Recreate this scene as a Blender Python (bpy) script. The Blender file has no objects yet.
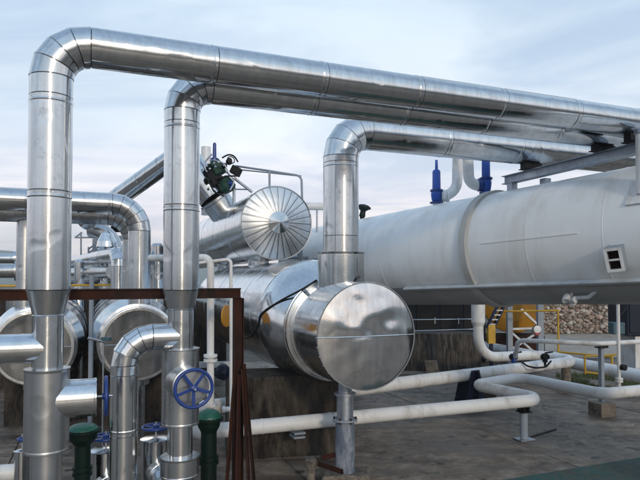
import bpy, math, random
from mathutils import Vector, Matrix, noise
R = math.radians
random.seed(7)

# ------------------------------------------------------------------ camera
H, FPX, HZ, PITCH = 2.4, 575.0, 280.0, R(1.7)
YC = HZ - FPX * math.tan(PITCH)
scene = bpy.context.scene
col = scene.collection
cd = bpy.data.cameras.new('camera')
cam = bpy.data.objects.new('camera', cd); col.objects.link(cam)
cam.location = (0, 0, H); cam.rotation_euler = (R(90) + PITCH, 0, 0)
cd.sensor_width = 36; cd.lens = FPX / 640 * 36
cd.shift_y = (YC - 240) / 640
cd.clip_start = .05; cd.clip_end = 20000
scene.camera = cam
scene.render.resolution_x, scene.render.resolution_y = 1024, 768

# ------------------------------------------------------------------ sky and sun
SUN_EL, SUN_AZ = R(17), R(-70)      # azimuth: heading of the sun seen from above, from +X towards +Y
w = bpy.data.worlds.new('World'); scene.world = w; w.use_nodes = True
nt = w.node_tree; N = nt.nodes; L = nt.links
for n in list(N): N.remove(n)
out = N.new('ShaderNodeOutputWorld')
sky = N.new('ShaderNodeTexSky'); sky.sky_type = 'NISHITA'; sky.sun_disc = False
sky.sun_elevation = SUN_EL; sky.sun_rotation = math.pi / 2 - SUN_AZ
sky.air_density = 1.0; sky.dust_density = 1.5; sky.ozone_density = 1.5
bg1 = N.new('ShaderNodeBackground'); bg1.inputs[1].default_value = .14
L.new(sky.outputs[0], bg1.inputs[0])
tc = N.new('ShaderNodeTexCoord')
sep = N.new('ShaderNodeSeparateXYZ'); L.new(tc.outputs['Generated'], sep.inputs[0])
# cloud layer: direction projected on a plane overhead, so that the streaks flatten towards the horizon
mx = N.new('ShaderNodeMath'); mx.operation = 'MAXIMUM'; mx.inputs[1].default_value = 0.0; L.new(sep.outputs[2], mx.inputs[0])
ad = N.new('ShaderNodeMath'); ad.operation = 'ADD'; ad.inputs[1].default_value = .16; L.new(mx.outputs[0], ad.inputs[0])
dv = N.new('ShaderNodeVectorMath'); dv.operation = 'DIVIDE'
cmb = N.new('ShaderNodeCombineXYZ')
for i in range(3): L.new(ad.outputs[0], cmb.inputs[i])
L.new(tc.outputs['Generated'], dv.inputs[0]); L.new(cmb.outputs[0], dv.inputs[1])
mpg = N.new('ShaderNodeMapping'); mpg.inputs['Scale'].default_value = (.55, 1.0, .3); mpg.inputs['Rotation'].default_value = (0, 0, R(20))
L.new(dv.outputs[0], mpg.inputs[0])
nz = N.new('ShaderNodeTexNoise'); nz.inputs['Scale'].default_value = .9; nz.inputs['Detail'].default_value = 6; nz.inputs['Roughness'].default_value = .52
L.new(mpg.outputs[0], nz.inputs[0])
crd = N.new('ShaderNodeValToRGB'); crd.color_ramp.elements[0].position = .36; crd.color_ramp.elements[0].color = (.70,) * 3 + (1,)
crd.color_ramp.elements[1].position = .66; crd.color_ramp.elements[1].color = (.95,) * 3 + (1,)
L.new(nz.outputs[0], crd.inputs[0])
cel = N.new('ShaderNodeValToRGB')
E = cel.color_ramp.elements
E[0].position = 0.0; E[0].color = (.93, .87, .88, 1)
E[1].position = 1.0; E[1].color = (.40, .55, .74, 1)
e = E.new(.10); e.color = (.93, .87, .91, 1)
e = E.new(.26); e.color = (.80, .88, .95, 1)
e = E.new(.50); e.color = (.50, .66, .82, 1)
L.new(mx.outputs[0], cel.inputs[0])
nz2 = N.new('ShaderNodeTexNoise'); nz2.inputs['Scale'].default_value = 1.7; nz2.inputs['Detail'].default_value = 7; nz2.inputs['Roughness'].default_value = .55; nz2.inputs['Distortion'].default_value = .6
L.new(mpg.outputs[0], nz2.inputs[0])
wr = N.new('ShaderNodeValToRGB'); wr.color_ramp.elements[0].position = .38; wr.color_ramp.elements[0].color = (.80, .85, .93, 1); wr.color_ramp.elements[1].position = .63; wr.color_ramp.elements[1].color = (1.22, 1.17, 1.12, 1)
L.new(nz2.outputs[0], wr.inputs[0])
wm = N.new('ShaderNodeMix'); wm.data_type = 'RGBA'; wm.blend_type = 'MULTIPLY'; wm.inputs[0].default_value = 1.0
L.new(cel.outputs[0], wm.inputs[6]); L.new(wr.outputs[0], wm.inputs[7])
bg2 = N.new('ShaderNodeBackground'); bg2.inputs[1].default_value = 1.12; L.new(wm.outputs[2], bg2.inputs[0])
mix = N.new('ShaderNodeMixShader')
L.new(crd.outputs[0], mix.inputs[0]); L.new(bg1.outputs[0], mix.inputs[1]); L.new(bg2.outputs[0], mix.inputs[2])
L.new(mix.outputs[0], out.inputs[0])
sd = bpy.data.lights.new('sun', 'SUN'); sd.energy = 1.25; sd.angle = R(6); sd.color = (1, .86, .68)
so = bpy.data.objects.new('sun', sd); col.objects.link(so)
sdir = Vector((math.cos(SUN_EL) * math.cos(SUN_AZ), math.cos(SUN_EL) * math.sin(SUN_AZ), math.sin(SUN_EL)))
so.rotation_euler = sdir.to_track_quat('Z', 'Y').to_euler(); so.location = (3, -6, 8)
vs = scene.view_settings
scene.display_settings.display_device = 'sRGB'
vs.view_transform = 'Standard'; vs.look = 'None'; vs.exposure = 0.08; vs.gamma = 1.0; vs.use_curve_mapping = False
scene.render.engine = 'CYCLES'

# ------------------------------------------------------------------ helpers: places
def vec(*a): return Vector(a)
C0 = vec(0, 0, H); ZUP = vec(0, 0, 1)
CF = vec(0, math.cos(PITCH), math.sin(PITCH)); CU = vec(0, -math.sin(PITCH), math.cos(PITCH))
def ray(px, py): return vec((px - 320) / FPX, 0, 0) + CU * ((YC - py) / FPX) + CF
def P(px, py, Y):
    d = ray(px, py); return C0 + d * (Y / d.y)
def G(px, py, z=0):
    d = ray(px, py); return C0 + d * ((z - H) / d.z)
U = vec(-.365, .931, 0).normalized()      # away along the vessels
V = vec(.931, .365, 0).normalized()       # along the overhead pipes, to the right and away
def on(px, p, d):
    """the point of the line p + t d that shows in image column px"""
    a = (px - 320) / FPX
    q = p - C0
    return p + d * ((a * q.dot(CF) - q.x) / (d.x - a * d.dot(CF)))
def zat(py, p): return P(320, py, p.y).z

# ------------------------------------------------------------------ helpers: meshes
def frame(d):
    d = d.normalized()
    a = ZUP if abs(d.z) < .9 else vec(1, 0, 0)
    e1 = d.cross(a).normalized(); e2 = d.cross(e1).normalized()
    return e1, e2
class MB:
    def __init__(s): s.v = []; s.f = []; s.mi = []
    def loft(s, rings, c0=True, c1=True, closed=True):
        n = len(rings[0]); b = len(s.v)
        for r in rings: s.v += [Vector(p) for p in r]
        for i in range(len(rings) - 1):
            for j in range(n if closed else n - 1):
                k = (j + 1) % n
                s.f.append((b + i*n + j, b + i*n + k, b + (i+1)*n + k, b + (i+1)*n + j))
        if c0: s.f.append(tuple(b + j for j in reversed(range(n))))
        if c1: s.f.append(tuple(b + (len(rings)-1)*n + j for j in range(n)))
        return s
    def lathe(s, p, ax, prof, seg=40, c0=True, c1=True):
        ax = ax.normalized(); e1, e2 = frame(ax); pf = [prof[0]]
        for (t0, r0), (t1, r1) in zip(prof, prof[1:]):     # holding loops keep long flat runs flat
            l = math.hypot(t1-t0, r1-r0)
            if l > .03 and len(prof) > 2:
                for q in (.004/l, 1-.004/l): pf.append((t0+(t1-t0)*q, r0+(r1-r0)*q))
            pf.append((t1, r1))
        prof = pf
        rings = [[p + ax*t + (e1*math.cos(2*math.pi*j/seg) + e2*math.sin(2*math.pi*j/seg))*max(r, 1e-4) for j in range(seg)] for t, r in prof]
        return s.loft(rings, c0, c1)
    def cyl(s, a, b, r, seg=24, r2=None):
        d = b - a; return s.lathe(a, d, [(0, r), (d.length, r if r2 is None else r2)], seg)
    def tube(s, path, r, seg=16, caps=True):
        n = len(path); rs = r if isinstance(r, (list, tuple)) else [r]*n
        ds = [(path[min(i+1, n-1)] - path[max(i-1, 0)]).normalized() for i in range(n)]
        e1, e2 = frame(ds[0]); rings = []
        for i in range(n):
            e1 = (e1 - ds[i]*e1.dot(ds[i])).normalized(); e2 = ds[i].cross(e1)
            rings.append([path[i] + (e1*math.cos(2*math.pi*j/seg) + e2*math.sin(2*math.pi*j/seg))*rs[i] for j in range(seg)])
        return s.loft(rings, caps, caps)
    def box(s, c, ex, ey, ez):
        b = len(s.v)
        for z in (-1, 1):
            for y in (-1, 1):
                for x in (-1, 1): s.v.append(c + ex*x + ey*y + ez*z)
        for q in ((0,2,3,1),(4,5,7,6),(0,1,5,4),(2,6,7,3),(0,4,6,2),(1,3,7,5)): s.f.append(tuple(b+i for i in q))
        return s
    def bar(s, a, b, wdt, hgt, up=ZUP):
        d = (b - a); l = d.length; d.normalize()
        sx = d.cross(up)
        if sx.length < 1e-3: sx = d.cross(vec(1, 0, 0))
        sx.normalize(); sz = sx.cross(d)
        return s.box((a+b)/2, sx*(wdt/2), d*(l/2), sz*(hgt/2))
    def torus(s, c, ax, Rr, r, seg=40, sec=10):
        e1, e2 = frame(ax); ax = ax.normalized(); b = len(s.v)
        for i in range(seg):
            a = 2*math.pi*i/seg; o = e1*math.cos(a) + e2*math.sin(a)
            for j in range(sec):
                t = 2*math.pi*j/sec; s.v.append(c + o*(Rr + r*math.cos(t)) + ax*(r*math.sin(t)))
        for i in range(seg):
            for j in range(sec):
                i2 = (i+1) % seg; j2 = (j+1) % sec
                s.f.append((b+i*sec+j, b+i2*sec+j, b+i2*sec+j2, b+i*sec+j2))
        return s
    def build(s, name, mat, parent=None, smooth=38, bevel=0):
        o0 = parent['_o'] if parent is not None and '_o' in parent else (0, 0, 0)
        o0 = Vector(o0)
        own = None
        if parent is None:
            lo = Vector([min(p[i] for p in s.v) for i in range(3)]); hi = Vector([max(p[i] for p in s.v) for i in range(3)])
            own = vec((lo.x+hi.x)/2, (lo.y+hi.y)/2, lo.z); o0 = own
        me = bpy.data.meshes.new(name)
        me.from_pydata([tuple(p - o0) for p in s.v], [], s.f)
        import bmesh
        bm = bmesh.new(); bm.from_mesh(me); bmesh.ops.recalc_face_normals(bm, faces=bm.faces); bm.to_mesh(me); bm.free()
        me.materials.append(mat)
        if smooth:
            me.polygons.foreach_set('use_smooth', [True]*len(me.polygons))
            me.set_sharp_from_angle(angle=R(smooth))
        o = bpy.data.objects.new(name, me); col.objects.link(o)
        if parent is None:
            o.location = own; o['_o'] = tuple(own)
        else:
            o.parent = parent; o['_o'] = tuple(o0)
        if bevel:
            m = o.modifiers.new('bevel', 'BEVEL'); m.width = bevel; m.segments = 2; m.limit_method = 'ANGLE'; m.angle_limit = R(40)
        return o
def thing(name, loc, label, cat, group=None):
    o = bpy.data.objects.new(name, None); col.objects.link(o); o.location = loc; o.empty_display_size = .1
    o['_o'] = tuple(loc); return tag(o, label, cat, group)
def tag(o, label, cat, group=None):
    o['label'] = label; o['category'] = cat
    if group: o['group'] = group
    return o
def struct(o, kind='structure'): o['kind'] = kind; return o
def fillet(pts, rad, n=8):
    out = [pts[0]]
    for i in range(1, len(pts)-1):
        a, b, c = pts[i-1], pts[i], pts[i+1]
        d1 = (a-b).normalized(); d2 = (c-b).normalized()
        ang = d1.angle(d2)
        t = min(rad/math.tan(ang/2), (a-b).length*.49 if i > 1 else (a-b).length*.98, (c-b).length*.49 if i < len(pts)-2 else (c-b).length*.98)
        rr = t*math.tan(ang/2)
        cen = b + (d1+d2).normalized()*(rr/math.sin(ang/2))
        s0 = b + d1*t - cen; s1 = b + d2*t - cen
        tot = s0.angle(s1); axr = s0.cross(s1).normalized()
        for k in range(n+1): out.append(cen + Matrix.Rotation(tot*k/n, 3, axr) @ s0)
    out.append(pts[-1]); return out

# ------------------------------------------------------------------ materials
def mat(name):
    m = bpy.data.materials.new(name); m.use_nodes = True
    return m, m.node_tree.nodes, m.node_tree.links, m.node_tree.nodes['Principled BSDF']
def nn(N, t, **k):
    n = N.new(t)
    for a, b in k.items():
        if a in n.inputs: n.inputs[a].default_value = b
        else: setattr(n, a, b)
    return n
def ramp(N, L, src, stops):
    c = N.new('ShaderNodeValToRGB'); E = c.color_ramp.elements
    while len(E) < len(stops): E.new(.5)
    for e, (p, v) in zip(E, stops):
        e.position = p; e.color = (v, v, v, 1) if not isinstance(v, tuple) else v + (1,)
    L.new(src, c.inputs[0]); return c
def mixc(N, L, fac, a, b, mode='MIX'):
    m = N.new('ShaderNodeMix'); m.data_type = 'RGBA'; m.blend_type = mode
    for s, i in ((fac, 0), (a, 6), (b, 7)):
        if hasattr(s, 'is_output'): L.new(s, m.inputs[i])
        else: m.inputs[i].default_value = s if i == 0 else tuple(s) + (1,)
    return m.outputs[2]
def pos(N, L, scale=(1, 1, 1)):
    g = N.new('ShaderNodeNewGeometry'); mp = N.new('ShaderNodeMapping'); mp.inputs['Scale'].default_value = scale
    L.new(g.outputs['Position'], mp.inputs[0]); return mp.outputs[0]
def metal(name, base=(.60, .63, .66), r0=.16, r1=.34, wob=.5, scale=5, stain=.35, rnd=.06, aniso=0.0, dent=.25):
    m, N, L, B = mat(name)
    B.inputs['Metallic'].default_value = 1
    p = pos(N, L)
    oi = N.new('ShaderNodeObjectInfo')
    off = N.new('ShaderNodeVectorMath'); off.operation = 'ADD'; L.new(p, off.inputs[0])
    sc = N.new('ShaderNodeMath'); sc.operation = 'MULTIPLY'; sc.inputs[1].default_value = 37; L.new(oi.outputs['Random'], sc.inputs[0])
    L.new(sc.outputs[0], off.inputs[1]); pv = off.outputs[0]
    n1 = nn(N, 'ShaderNodeTexNoise', Scale=2.2, Detail=8.0, Roughness=.6); L.new(pv, n1.inputs[0])
    n2 = nn(N, 'ShaderNodeTexNoise', Scale=scale, Detail=1.0); L.new(pv, n2.inputs[0])
    n3 = nn(N, 'ShaderNodeTexNoise', Scale=60.0, Detail=3.0); L.new(pv, n3.inputs[0])
    ps = N.new('ShaderNodeMapping'); ps.inputs['Scale'].default_value = (14, 14, .9); L.new(pv, ps.inputs[0])
    n4 = nn(N, 'ShaderNodeTexNoise', Scale=1.0, Detail=5.0, Roughness=.6); L.new(ps.outputs[0], n4.inputs[0])
    rr = N.new('ShaderNodeMapRange'); rr.inputs[1].default_value = .3; rr.inputs[2].default_value = .7; rr.inputs[3].default_value = r0; rr.inputs[4].default_value = r1
    L.new(n1.outputs[0], rr.inputs[0]); L.new(rr.outputs[0], B.inputs['Roughness'])
    st = ramp(N, L, n4.outputs[0], [(.42, 0.0), (.75, 1.0)])
    fm = N.new('ShaderNodeMath'); fm.operation = 'MULTIPLY'; fm.inputs[1].default_value = stain; L.new(st.outputs[0], fm.inputs[0])
    c1 = mixc(N, L, fm.outputs[0], base, tuple(c*.62*t for c, t in zip(base, (1.04, .99, .93))))
    nx_ = nn(N, 'ShaderNodeTexNoise', Scale=7.0, Detail=9.0, Roughness=.72); L.new(pv, nx_.inputs[0])
    ox = ramp(N, L, nx_.outputs[0], [(.52, 0.0), (.68, .55)])
    c1 = mixc(N, L, ox.outputs[0], c1, tuple(c*.70 for c in base))
    am = N.new('ShaderNodeMath'); am.operation = 'MULTIPLY_ADD'; L.new(ox.outputs[0], am.inputs[0]); am.inputs[1].default_value = .16; L.new(rr.outputs[0], am.inputs[2]); L.new(am.outputs[0], B.inputs['Roughness'])
    rv = N.new('ShaderNodeMapRange'); rv.inputs[3].default_value = 1-rnd; rv.inputs[4].default_value = 1+rnd*.5; L.new(oi.outputs['Random'], rv.inputs[0])
    cc = N.new('ShaderNodeCombineColor')
    for i in range(3): L.new(rv.outputs[0], cc.inputs[i])
    c2 = mixc(N, L, 1.0, c1, cc.outputs[0], 'MULTIPLY'); L.new(c2, B.inputs['Base Color'])
    b1 = nn(N, 'ShaderNodeBump', Strength=wob, Distance=.02); L.new(n2.outputs[0], b1.inputs['Height'])
    nd = nn(N, 'ShaderNodeTexNoise', Scale=3.4, Detail=1.0); L.new(pv, nd.inputs[0])
    dr = ramp(N, L, nd.outputs[0], [(.60, 0.0), (.70, 1.0)]); dr.color_ramp.interpolation = 'EASE'
    bd = nn(N, 'ShaderNodeBump', Strength=dent, Distance=-.008); L.new(dr.outputs[0], bd.inputs['Height']); L.new(b1.outputs[0], bd.inputs['Normal'])
    b2 = nn(N, 'ShaderNodeBump', Strength=.05, Distance=.004); L.new(n3.outputs[0], b2.inputs['Height']); L.new(bd.outputs[0], b2.inputs['Normal'])
    L.new(b2.outputs[0], B.inputs['Normal'])
    if aniso:
        B.inputs['Anisotropic'].default_value = aniso; B.inputs['Anisotropic Rotation'].default_value = .25
        tg = N.new('ShaderNodeTangent'); tg.direction_type = 'RADIAL'; tg.axis = 'Z'; L.new(tg.outputs[0], B.inputs['Tangent'])
    return m
def paint(name, base, dirt=(.12, .09, .06), amount=.5, rough=.45, streak=(6, 6, .8), d2=None, thr=(.5, .78)):
    m, N, L, B = mat(name)
    p = pos(N, L, streak)
    n1 = nn(N, 'ShaderNodeTexNoise', Scale=1.0, Detail=8.0, Roughness=.62); L.new(p, n1.inputs[0])
    n2 = nn(N, 'ShaderNodeTexNoise', Scale=3.0, Detail=8.0, Roughness=.65); L.new(pos(N, L), n2.inputs[0])
    n3 = nn(N, 'ShaderNodeTexNoise', Scale=45.0, Detail=4.0); L.new(pos(N, L), n3.inputs[0])
    f = ramp(N, L, n1.outputs[0], [(thr[0], 0.0), (thr[1], 1.0)])
    fm = N.new('ShaderNodeMath'); fm.operation = 'MULTIPLY'; fm.inputs[1].default_value = amount; L.new(f.outputs[0], fm.inputs[0])
    c = mixc(N, L, fm.outputs[0], base, dirt)
    f2 = ramp(N, L, n2.outputs[0], [(.35, 0.0), (.8, .55)])
    c = mixc(N, L, f2.outputs[0], c, d2 or tuple(b*.72 for b in base))
    L.new(c, B.inputs['Base Color'])
    rr = ramp(N, L, n2.outputs[0], [(.3, rough*.8), (.7, min(1, rough*1.25))]); L.new(rr.outputs[0], B.inputs['Roughness'])
    bu = nn(N, 'ShaderNodeBump', Strength=.12, Distance=.004); L.new(n3.outputs[0], bu.inputs['Height']); L.new(bu.outputs[0], B.inputs['Normal'])
    return m
def rough_stone(name, c1, c2, c3, scale=1.0, streak=(1, 1, 1), bump=.35, rough=.85):
    m, N, L, B = mat(name)
    p = pos(N, L, streak)
    n1 = nn(N, 'ShaderNodeTexNoise', Scale=.9*scale, Detail=9.0, Roughness=.62); L.new(p, n1.inputs[0])
    n2 = nn(N, 'ShaderNodeTexNoise', Scale=5.0*scale, Detail=8.0, Roughness=.7); L.new(p, n2.inputs[0])
    n3 = nn(N, 'ShaderNodeTexNoise', Scale=70.0, Detail=5.0, Roughness=.7); L.new(pos(N, L), n3.inputs[0])
    a = ramp(N, L, n1.outputs[0], [(.40, 0.0), (.62, 1.0)]); b = ramp(N, L, n2.outputs[0], [(.42, 0.0), (.70, 1.0)])
    c = mixc(N, L, a.outputs[0], c1, c2); c = mixc(N, L, b.outputs[0], c, c3)
    d = ramp(N, L, n3.outputs[0], [(.3, .7), (.7, 1.2)]); c = mixc(N, L, 1.0, c, d.outputs[0], 'MULTIPLY')
    L.new(c, B.inputs['Base Color']); B.inputs['Roughness'].default_value = rough
    bu = nn(N, 'ShaderNodeBump', Strength=bump, Distance=.012); L.new(n3.outputs[0], bu.inputs['Height'])
    b2 = nn(N, 'ShaderNodeBump', Strength=bump, Distance=.03); L.new(n2.outputs[0], b2.inputs['Height']); L.new(bu.outputs[0], b2.inputs['Normal'])
    L.new(b2.outputs[0], B.inputs['Normal'])
    return m
M = {}
M['alu'] = metal('aluminium_cladding', (.66, .68, .70), .08, .19, .16, 2.6, .5)
M['alu_v'] = metal('aluminium_cladding_upright', (.66, .68, .70), .13, .22, .13, 2.6, .5, aniso=.85)
M['alu_dull'] = metal('weathered_aluminium_cladding', (.58, .60, .62), .20, .36, .18, 3, .6)
M['alu_bright'] = metal('polished_aluminium_sheet', (.74, .76, .78), .10, .22, .14, 2.2, .45)
M['alu_satin'] = metal('satin_aluminium_sheet', (.70, .72, .74), .30, .42, .06, 2.0, .4)
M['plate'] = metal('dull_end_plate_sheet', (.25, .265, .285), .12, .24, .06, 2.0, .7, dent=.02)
M['plate_bright'] = metal('end_plate_sheet', (.70, .70, .71), .06, .16, .05, 2.0, .6, dent=.02)
M['galv'] = metal('galvanised_steel', (.42, .46, .52), .38, .6, .15, 12, .6)
M['steelgrey'] = paint('grey_painted_steel', (.25, .29, .34), (.16, .10, .06), .4, .5)
M['white'] = paint('white_painted_pipe', (.72, .73, .74), (.26, .21, .16), .7, .4, (4, 4, 2.2), (.60, .60, .59), (.5, .72))
M['tank'] = paint('off_white_tank_paint', (.79, .81, .82), (.52, .50, .46), .65, .33, (3.0, 3.0, .22), (.72, .725, .72), (.44, .72))
M['tankband'] = paint('grey_band_paint', (.45, .46, .46), (.24, .21, .18), .5, .5)
M['rust'] = paint('red_brown_rusted_steel', (.030, .008, .006), (.006, .003, .003), .95, .65, (9, 9, 3), (.085, .026, .012), (.40, .56))
M['blue'] = paint('blue_valve_paint', (.012, .045, .22), (.02, .02, .04), .5, .35, (12, 12, 4))
M['bluecap'] = paint('bright_blue_valve_paint', (.015, .085, .42), (.02, .02, .05), .5, .4, (9, 9, 3))
M['green'] = paint('green_valve_paint', (.007, .10, .065), (.01, .02, .012), .6, .4, (8, 8, 3))
M['darkgreen'] = paint('dark_green_valve_paint', (.003, .014, .010), (.01, .01, .008), .7, .45, (8, 8, 3))
M['midgreen'] = paint('actuator_green_paint', (.005, .045, .028), (.006, .012, .008), .7, .55, (8, 8, 3))
M['yellow'] = paint('yellow_rail_paint', (.55, .32, .02), (.10, .05, .02), .6, .5, (9, 9, 4))
M['orange'] = paint('orange_yellow_tank_paint', (.46, .21, .012), (.07, .03, .012), .95, .45, (2, 2, .5))
M['black'] = paint('black_rubber', (.012, .012, .013), (.03, .03, .03), .5, .5)
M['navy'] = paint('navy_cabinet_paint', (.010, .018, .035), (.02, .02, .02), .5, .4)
M['teal'] = paint('teal_box_paint', (.04, .10, .13), (.02, .03, .03), .5, .5)
M['darkblue'] = paint('dark_blue_steel', (.015, .022, .05), (.03, .02, .02), .6, .5)
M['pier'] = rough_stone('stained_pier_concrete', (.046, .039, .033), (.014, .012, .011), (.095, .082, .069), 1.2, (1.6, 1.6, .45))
M['block'] = rough_stone('old_concrete_block', (.16, .14, .115), (.06, .05, .042), (.24, .20, .16), 3)
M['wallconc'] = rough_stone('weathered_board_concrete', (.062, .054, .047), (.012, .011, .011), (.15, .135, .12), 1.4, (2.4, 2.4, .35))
M['slab'] = rough_stone('stained_slab_concrete', (.205, .160, .118), (.070, .050, .036), (.320, .272, .220), .8, (1.0, 1.0, 1), .4, .6)
def add_cracks(m):
    N = m.node_tree.nodes; L = m.node_tree.links; B = N['Principled BSDF']
    src = B.inputs['Base Color'].links[0].from_socket
    p = pos(N, L); dn_ = nn(N, 'ShaderNodeTexNoise', Scale=1.1, Detail=5.0); L.new(p, dn_.inputs[0])
    ad_ = N.new('ShaderNodeVectorMath'); ad_.operation = 'MULTIPLY_ADD'; L.new(dn_.outputs[1], ad_.inputs[0]); ad_.inputs[1].default_value = (1.4, 1.4, 0); L.new(p, ad_.inputs[2])
    vo = N.new('ShaderNodeTexVoronoi'); vo.feature = 'DISTANCE_TO_EDGE'; vo.inputs['Scale'].default_value = .42; L.new(ad_.outputs[0], vo.inputs[0])
    cr = ramp(N, L, vo.outputs['Distance'], [(.0, 1.0), (.006, 0.0)])
    cn = nn(N, 'ShaderNodeTexNoise', Scale=.5, Detail=3.0); L.new(p, cn.inputs[0]); cm = ramp(N, L, cn.outputs[0], [(.46, 0.0), (.58, .9)])
    cx = N.new('ShaderNodeMath'); cx.operation = 'MULTIPLY'; L.new(cr.outputs[0], cx.inputs[0]); L.new(cm.outputs[0], cx.inputs[1])
    c = mixc(N, L, cx.outputs[0], src, (.03, .025, .02))
    # long drag stains running along the pipes and sparse oil spots
    mp = N.new('ShaderNodeMapping'); mp.inputs['Rotation'].default_value = (0, 0, R(-21.4)); mp.inputs['Scale'].default_value = (.35, 2.2, 1); L.new(N['Geometry'].outputs[0] if 'Geometry' in N else p, mp.inputs[0])
    n5 = nn(N, 'ShaderNodeTexNoise', Scale=1.0, Detail=7.0, Roughness=.65); L.new(mp.outputs[0], n5.inputs[0])
    s5 = ramp(N, L, n5.outputs[0], [(.46, 0.0), (.62, .75)]); c = mixc(N, L, s5.outputs[0], c, (.060, .045, .036))
    s6 = ramp(N, L, n5.outputs[0], [(.30, .6), (.42, 0.0)]); c = mixc(N, L, s6.outputs[0], c, (.34, .31, .275))
    n6 = nn(N, 'ShaderNodeTexNoise', Scale=3.1, Detail=4.0); L.new(p, n6.inputs[0])
    s7 = ramp(N, L, n6.outputs[0], [(.63, 0.0), (.66, .8)]); c = mixc(N, L, s7.outputs[0], c, (.022, .019, .017))
    L.new(c, B.inputs['Base Color'])
    rr = ramp(N, L, n5.outputs[0], [(.4, .7), (.65, .42)]); L.new(rr.outputs[0], B.inputs['Roughness'])
add_cracks(M['slab'])
M['dirt'] = rough_stone('brown_dirt', (.085, .072, .058), (.06, .055, .038), (.12, .10, .08), .3)
M['paledirt'] = rough_stone('pale_dirt', (.34, .30, .25), (.24, .20, .16), (.44, .40, .35), .5)
M['greenfloor'] = rough_stone('worn_green_floor_paint', (.010, .095, .090), (.018, .055, .048), (.105, .080, .056), 1.9, (1, 1, 1), .25, .8)
for k_ in ('rust', 'navy', 'black', 'darkgreen', 'darkblue', 'pier', 'wallconc'):
    M[k_].node_tree.nodes['Principled BSDF'].inputs['Specular IOR Level'].default_value = .18
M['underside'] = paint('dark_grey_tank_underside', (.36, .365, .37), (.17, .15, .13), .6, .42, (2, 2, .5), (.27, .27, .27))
M['railpaint'] = paint('pale_grey_rail_paint', (.50, .54, .58), (.25, .20, .16), .5, .45)
def stones_mat():
    m, N, L, B = mat('wall_stones')
    a = N.new('ShaderNodeVertexColor'); a.layer_name = 'stone'
    n3 = nn(N, 'ShaderNodeTexNoise', Scale=14.0, Detail=6.0); L.new(pos(N, L), n3.inputs[0])
    d = ramp(N, L, n3.outputs[0], [(.3, .6), (.7, 1.2)])
    L.new(mixc(N, L, 1.0, a.outputs[0], d.outputs[0], 'MULTIPLY'), B.inputs['Base Color']); B.inputs['Roughness'].default_value = .9
    return m
M['stones'] = stones_mat()
def leaf_mat(name, a, b):
    m, N, L, B = mat(name)
    n = nn(N, 'ShaderNodeTexNoise', Scale=6.0, Detail=4.0); L.new(pos(N, L), n.inputs[0])
    r = ramp(N, L, n.outputs[0], [(.35, a), (.65, b)]); L.new(r.outputs[0], B.inputs['Base Color']); B.inputs['Roughness'].default_value = .7
    return m
M['grass'] = leaf_mat('grass_blades', (.035, .075, .015), (.10, .12, .03))
M['hill'] = leaf_mat('hill_scrub', (.12, .16, .15), (.19, .22, .17))

# ------------------------------------------------------------------ setting
m = MB(); S = 3000
m.v += [vec(-S, -S, -.02), vec(S, -S, -.02), vec(S, S, -.02), vec(-S, S, -.02)]; m.f.append((0, 1, 2, 3))
struct(m.build('ground', M['dirt'], smooth=0))
m = MB()
for p in (G(470, 362), G(760, 352), G(800, 331), G(470, 332)): m.v.append(vec(p.x, p.y, -.010))
m.f.append((0, 1, 2, 3)); struct(m.build('dirt_track', M['paledirt'], smooth=0))
# concrete yard: big cast slabs laid along the pipes, narrow joints between them
yard = bpy.data.objects.new('concrete_yard', None); col.objects.link(yard); yard['_o'] = (0, 0, 0); struct(yard)
o_ = vec(.9, 8.9, 0); sl = 3.4
for i in range(-7, 5):
    for j in range(-6, 3):
        c = o_ + V*(i*sl) + U*(j*sl)
        if j == 2 and i > 1: continue
        dz = random.uniform(-.003, .003); g = .006
        mm = MB(); ex = V*(sl/2-g); ey = U*(sl/2-g)
        top = [c + ex*a*(1-.003) + ey*b*(1-.003) + ZUP*(.006+dz) for a, b in ((-1,-1),(1,-1),(1,1),(-1,1))]
        bot = [c + ex*a + ey*b + ZUP*(-.012) for a, b in ((-1,-1),(1,-1),(1,1),(-1,1))]
        mm.loft([bot, top], False, True)
        mm.build('slab', M['slab'], yard, smooth=0)
# worn green painted floor at the bottom right
m = MB(); a = G(478, 485); b = G(660, 455)
d = (b-a).normalized(); pr = vec(d.y, -d.x, 0)
cs = [a - d*.4, b + d*2.2, b + d*2.2 + pr*1.9, a - d*.4 + pr*1.9]
m.v += [vec(p.x, p.y, .0135) for p in cs]; m.f.append((0, 1, 2, 3))
struct(m.build('painted_floor', M['greenfloor'], smooth=0))
# far hills
m = MB(); rings = []
for k, (rad, hh) in enumerate(((380, -1), (440, 10), (540, 36), (680, -1))):
    rg = []
    for j in range(160):
        t = 2*math.pi*j/160
        z = hh if hh < 0 else hh*(.62 + .55*noise.noise(vec(math.cos(t)*3.1, math.sin(t)*3.1, k*.7)) + .12*noise.noise(vec(math.cos(t)*14, math.sin(t)*14, k)))
        rg.append(vec(math.cos(t)*rad, math.sin(t)*rad, max(z, -1)))
    rings.append(rg)
m.loft(rings, False, False); struct(m.build('hills', M['hill']))

# the air between here and the hills
m = MB().box(vec(0, 0, 22), vec(720, 0, 0), vec(0, 720, 0), vec(0, 0, 25)); hz_ = m.build('haze', M['hill'], smooth=0); struct(hz_, 'stuff')
hm = bpy.data.materials.new('haze_air'); hm.use_nodes = True; hm.node_tree.nodes.clear()
ho = hm.node_tree.nodes.new('ShaderNodeOutputMaterial'); hv_ = hm.node_tree.nodes.new('ShaderNodeVolumePrincipled')
hv_.inputs['Color'].default_value = (.9, .94, 1, 1); hv_.inputs['Density'].default_value = .0010
hm.node_tree.links.new(hv_.outputs[0], ho.inputs['Volume']); hz_.data.materials[0] = hm; hz_['label'] = 'pale haze over the far hills'

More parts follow.
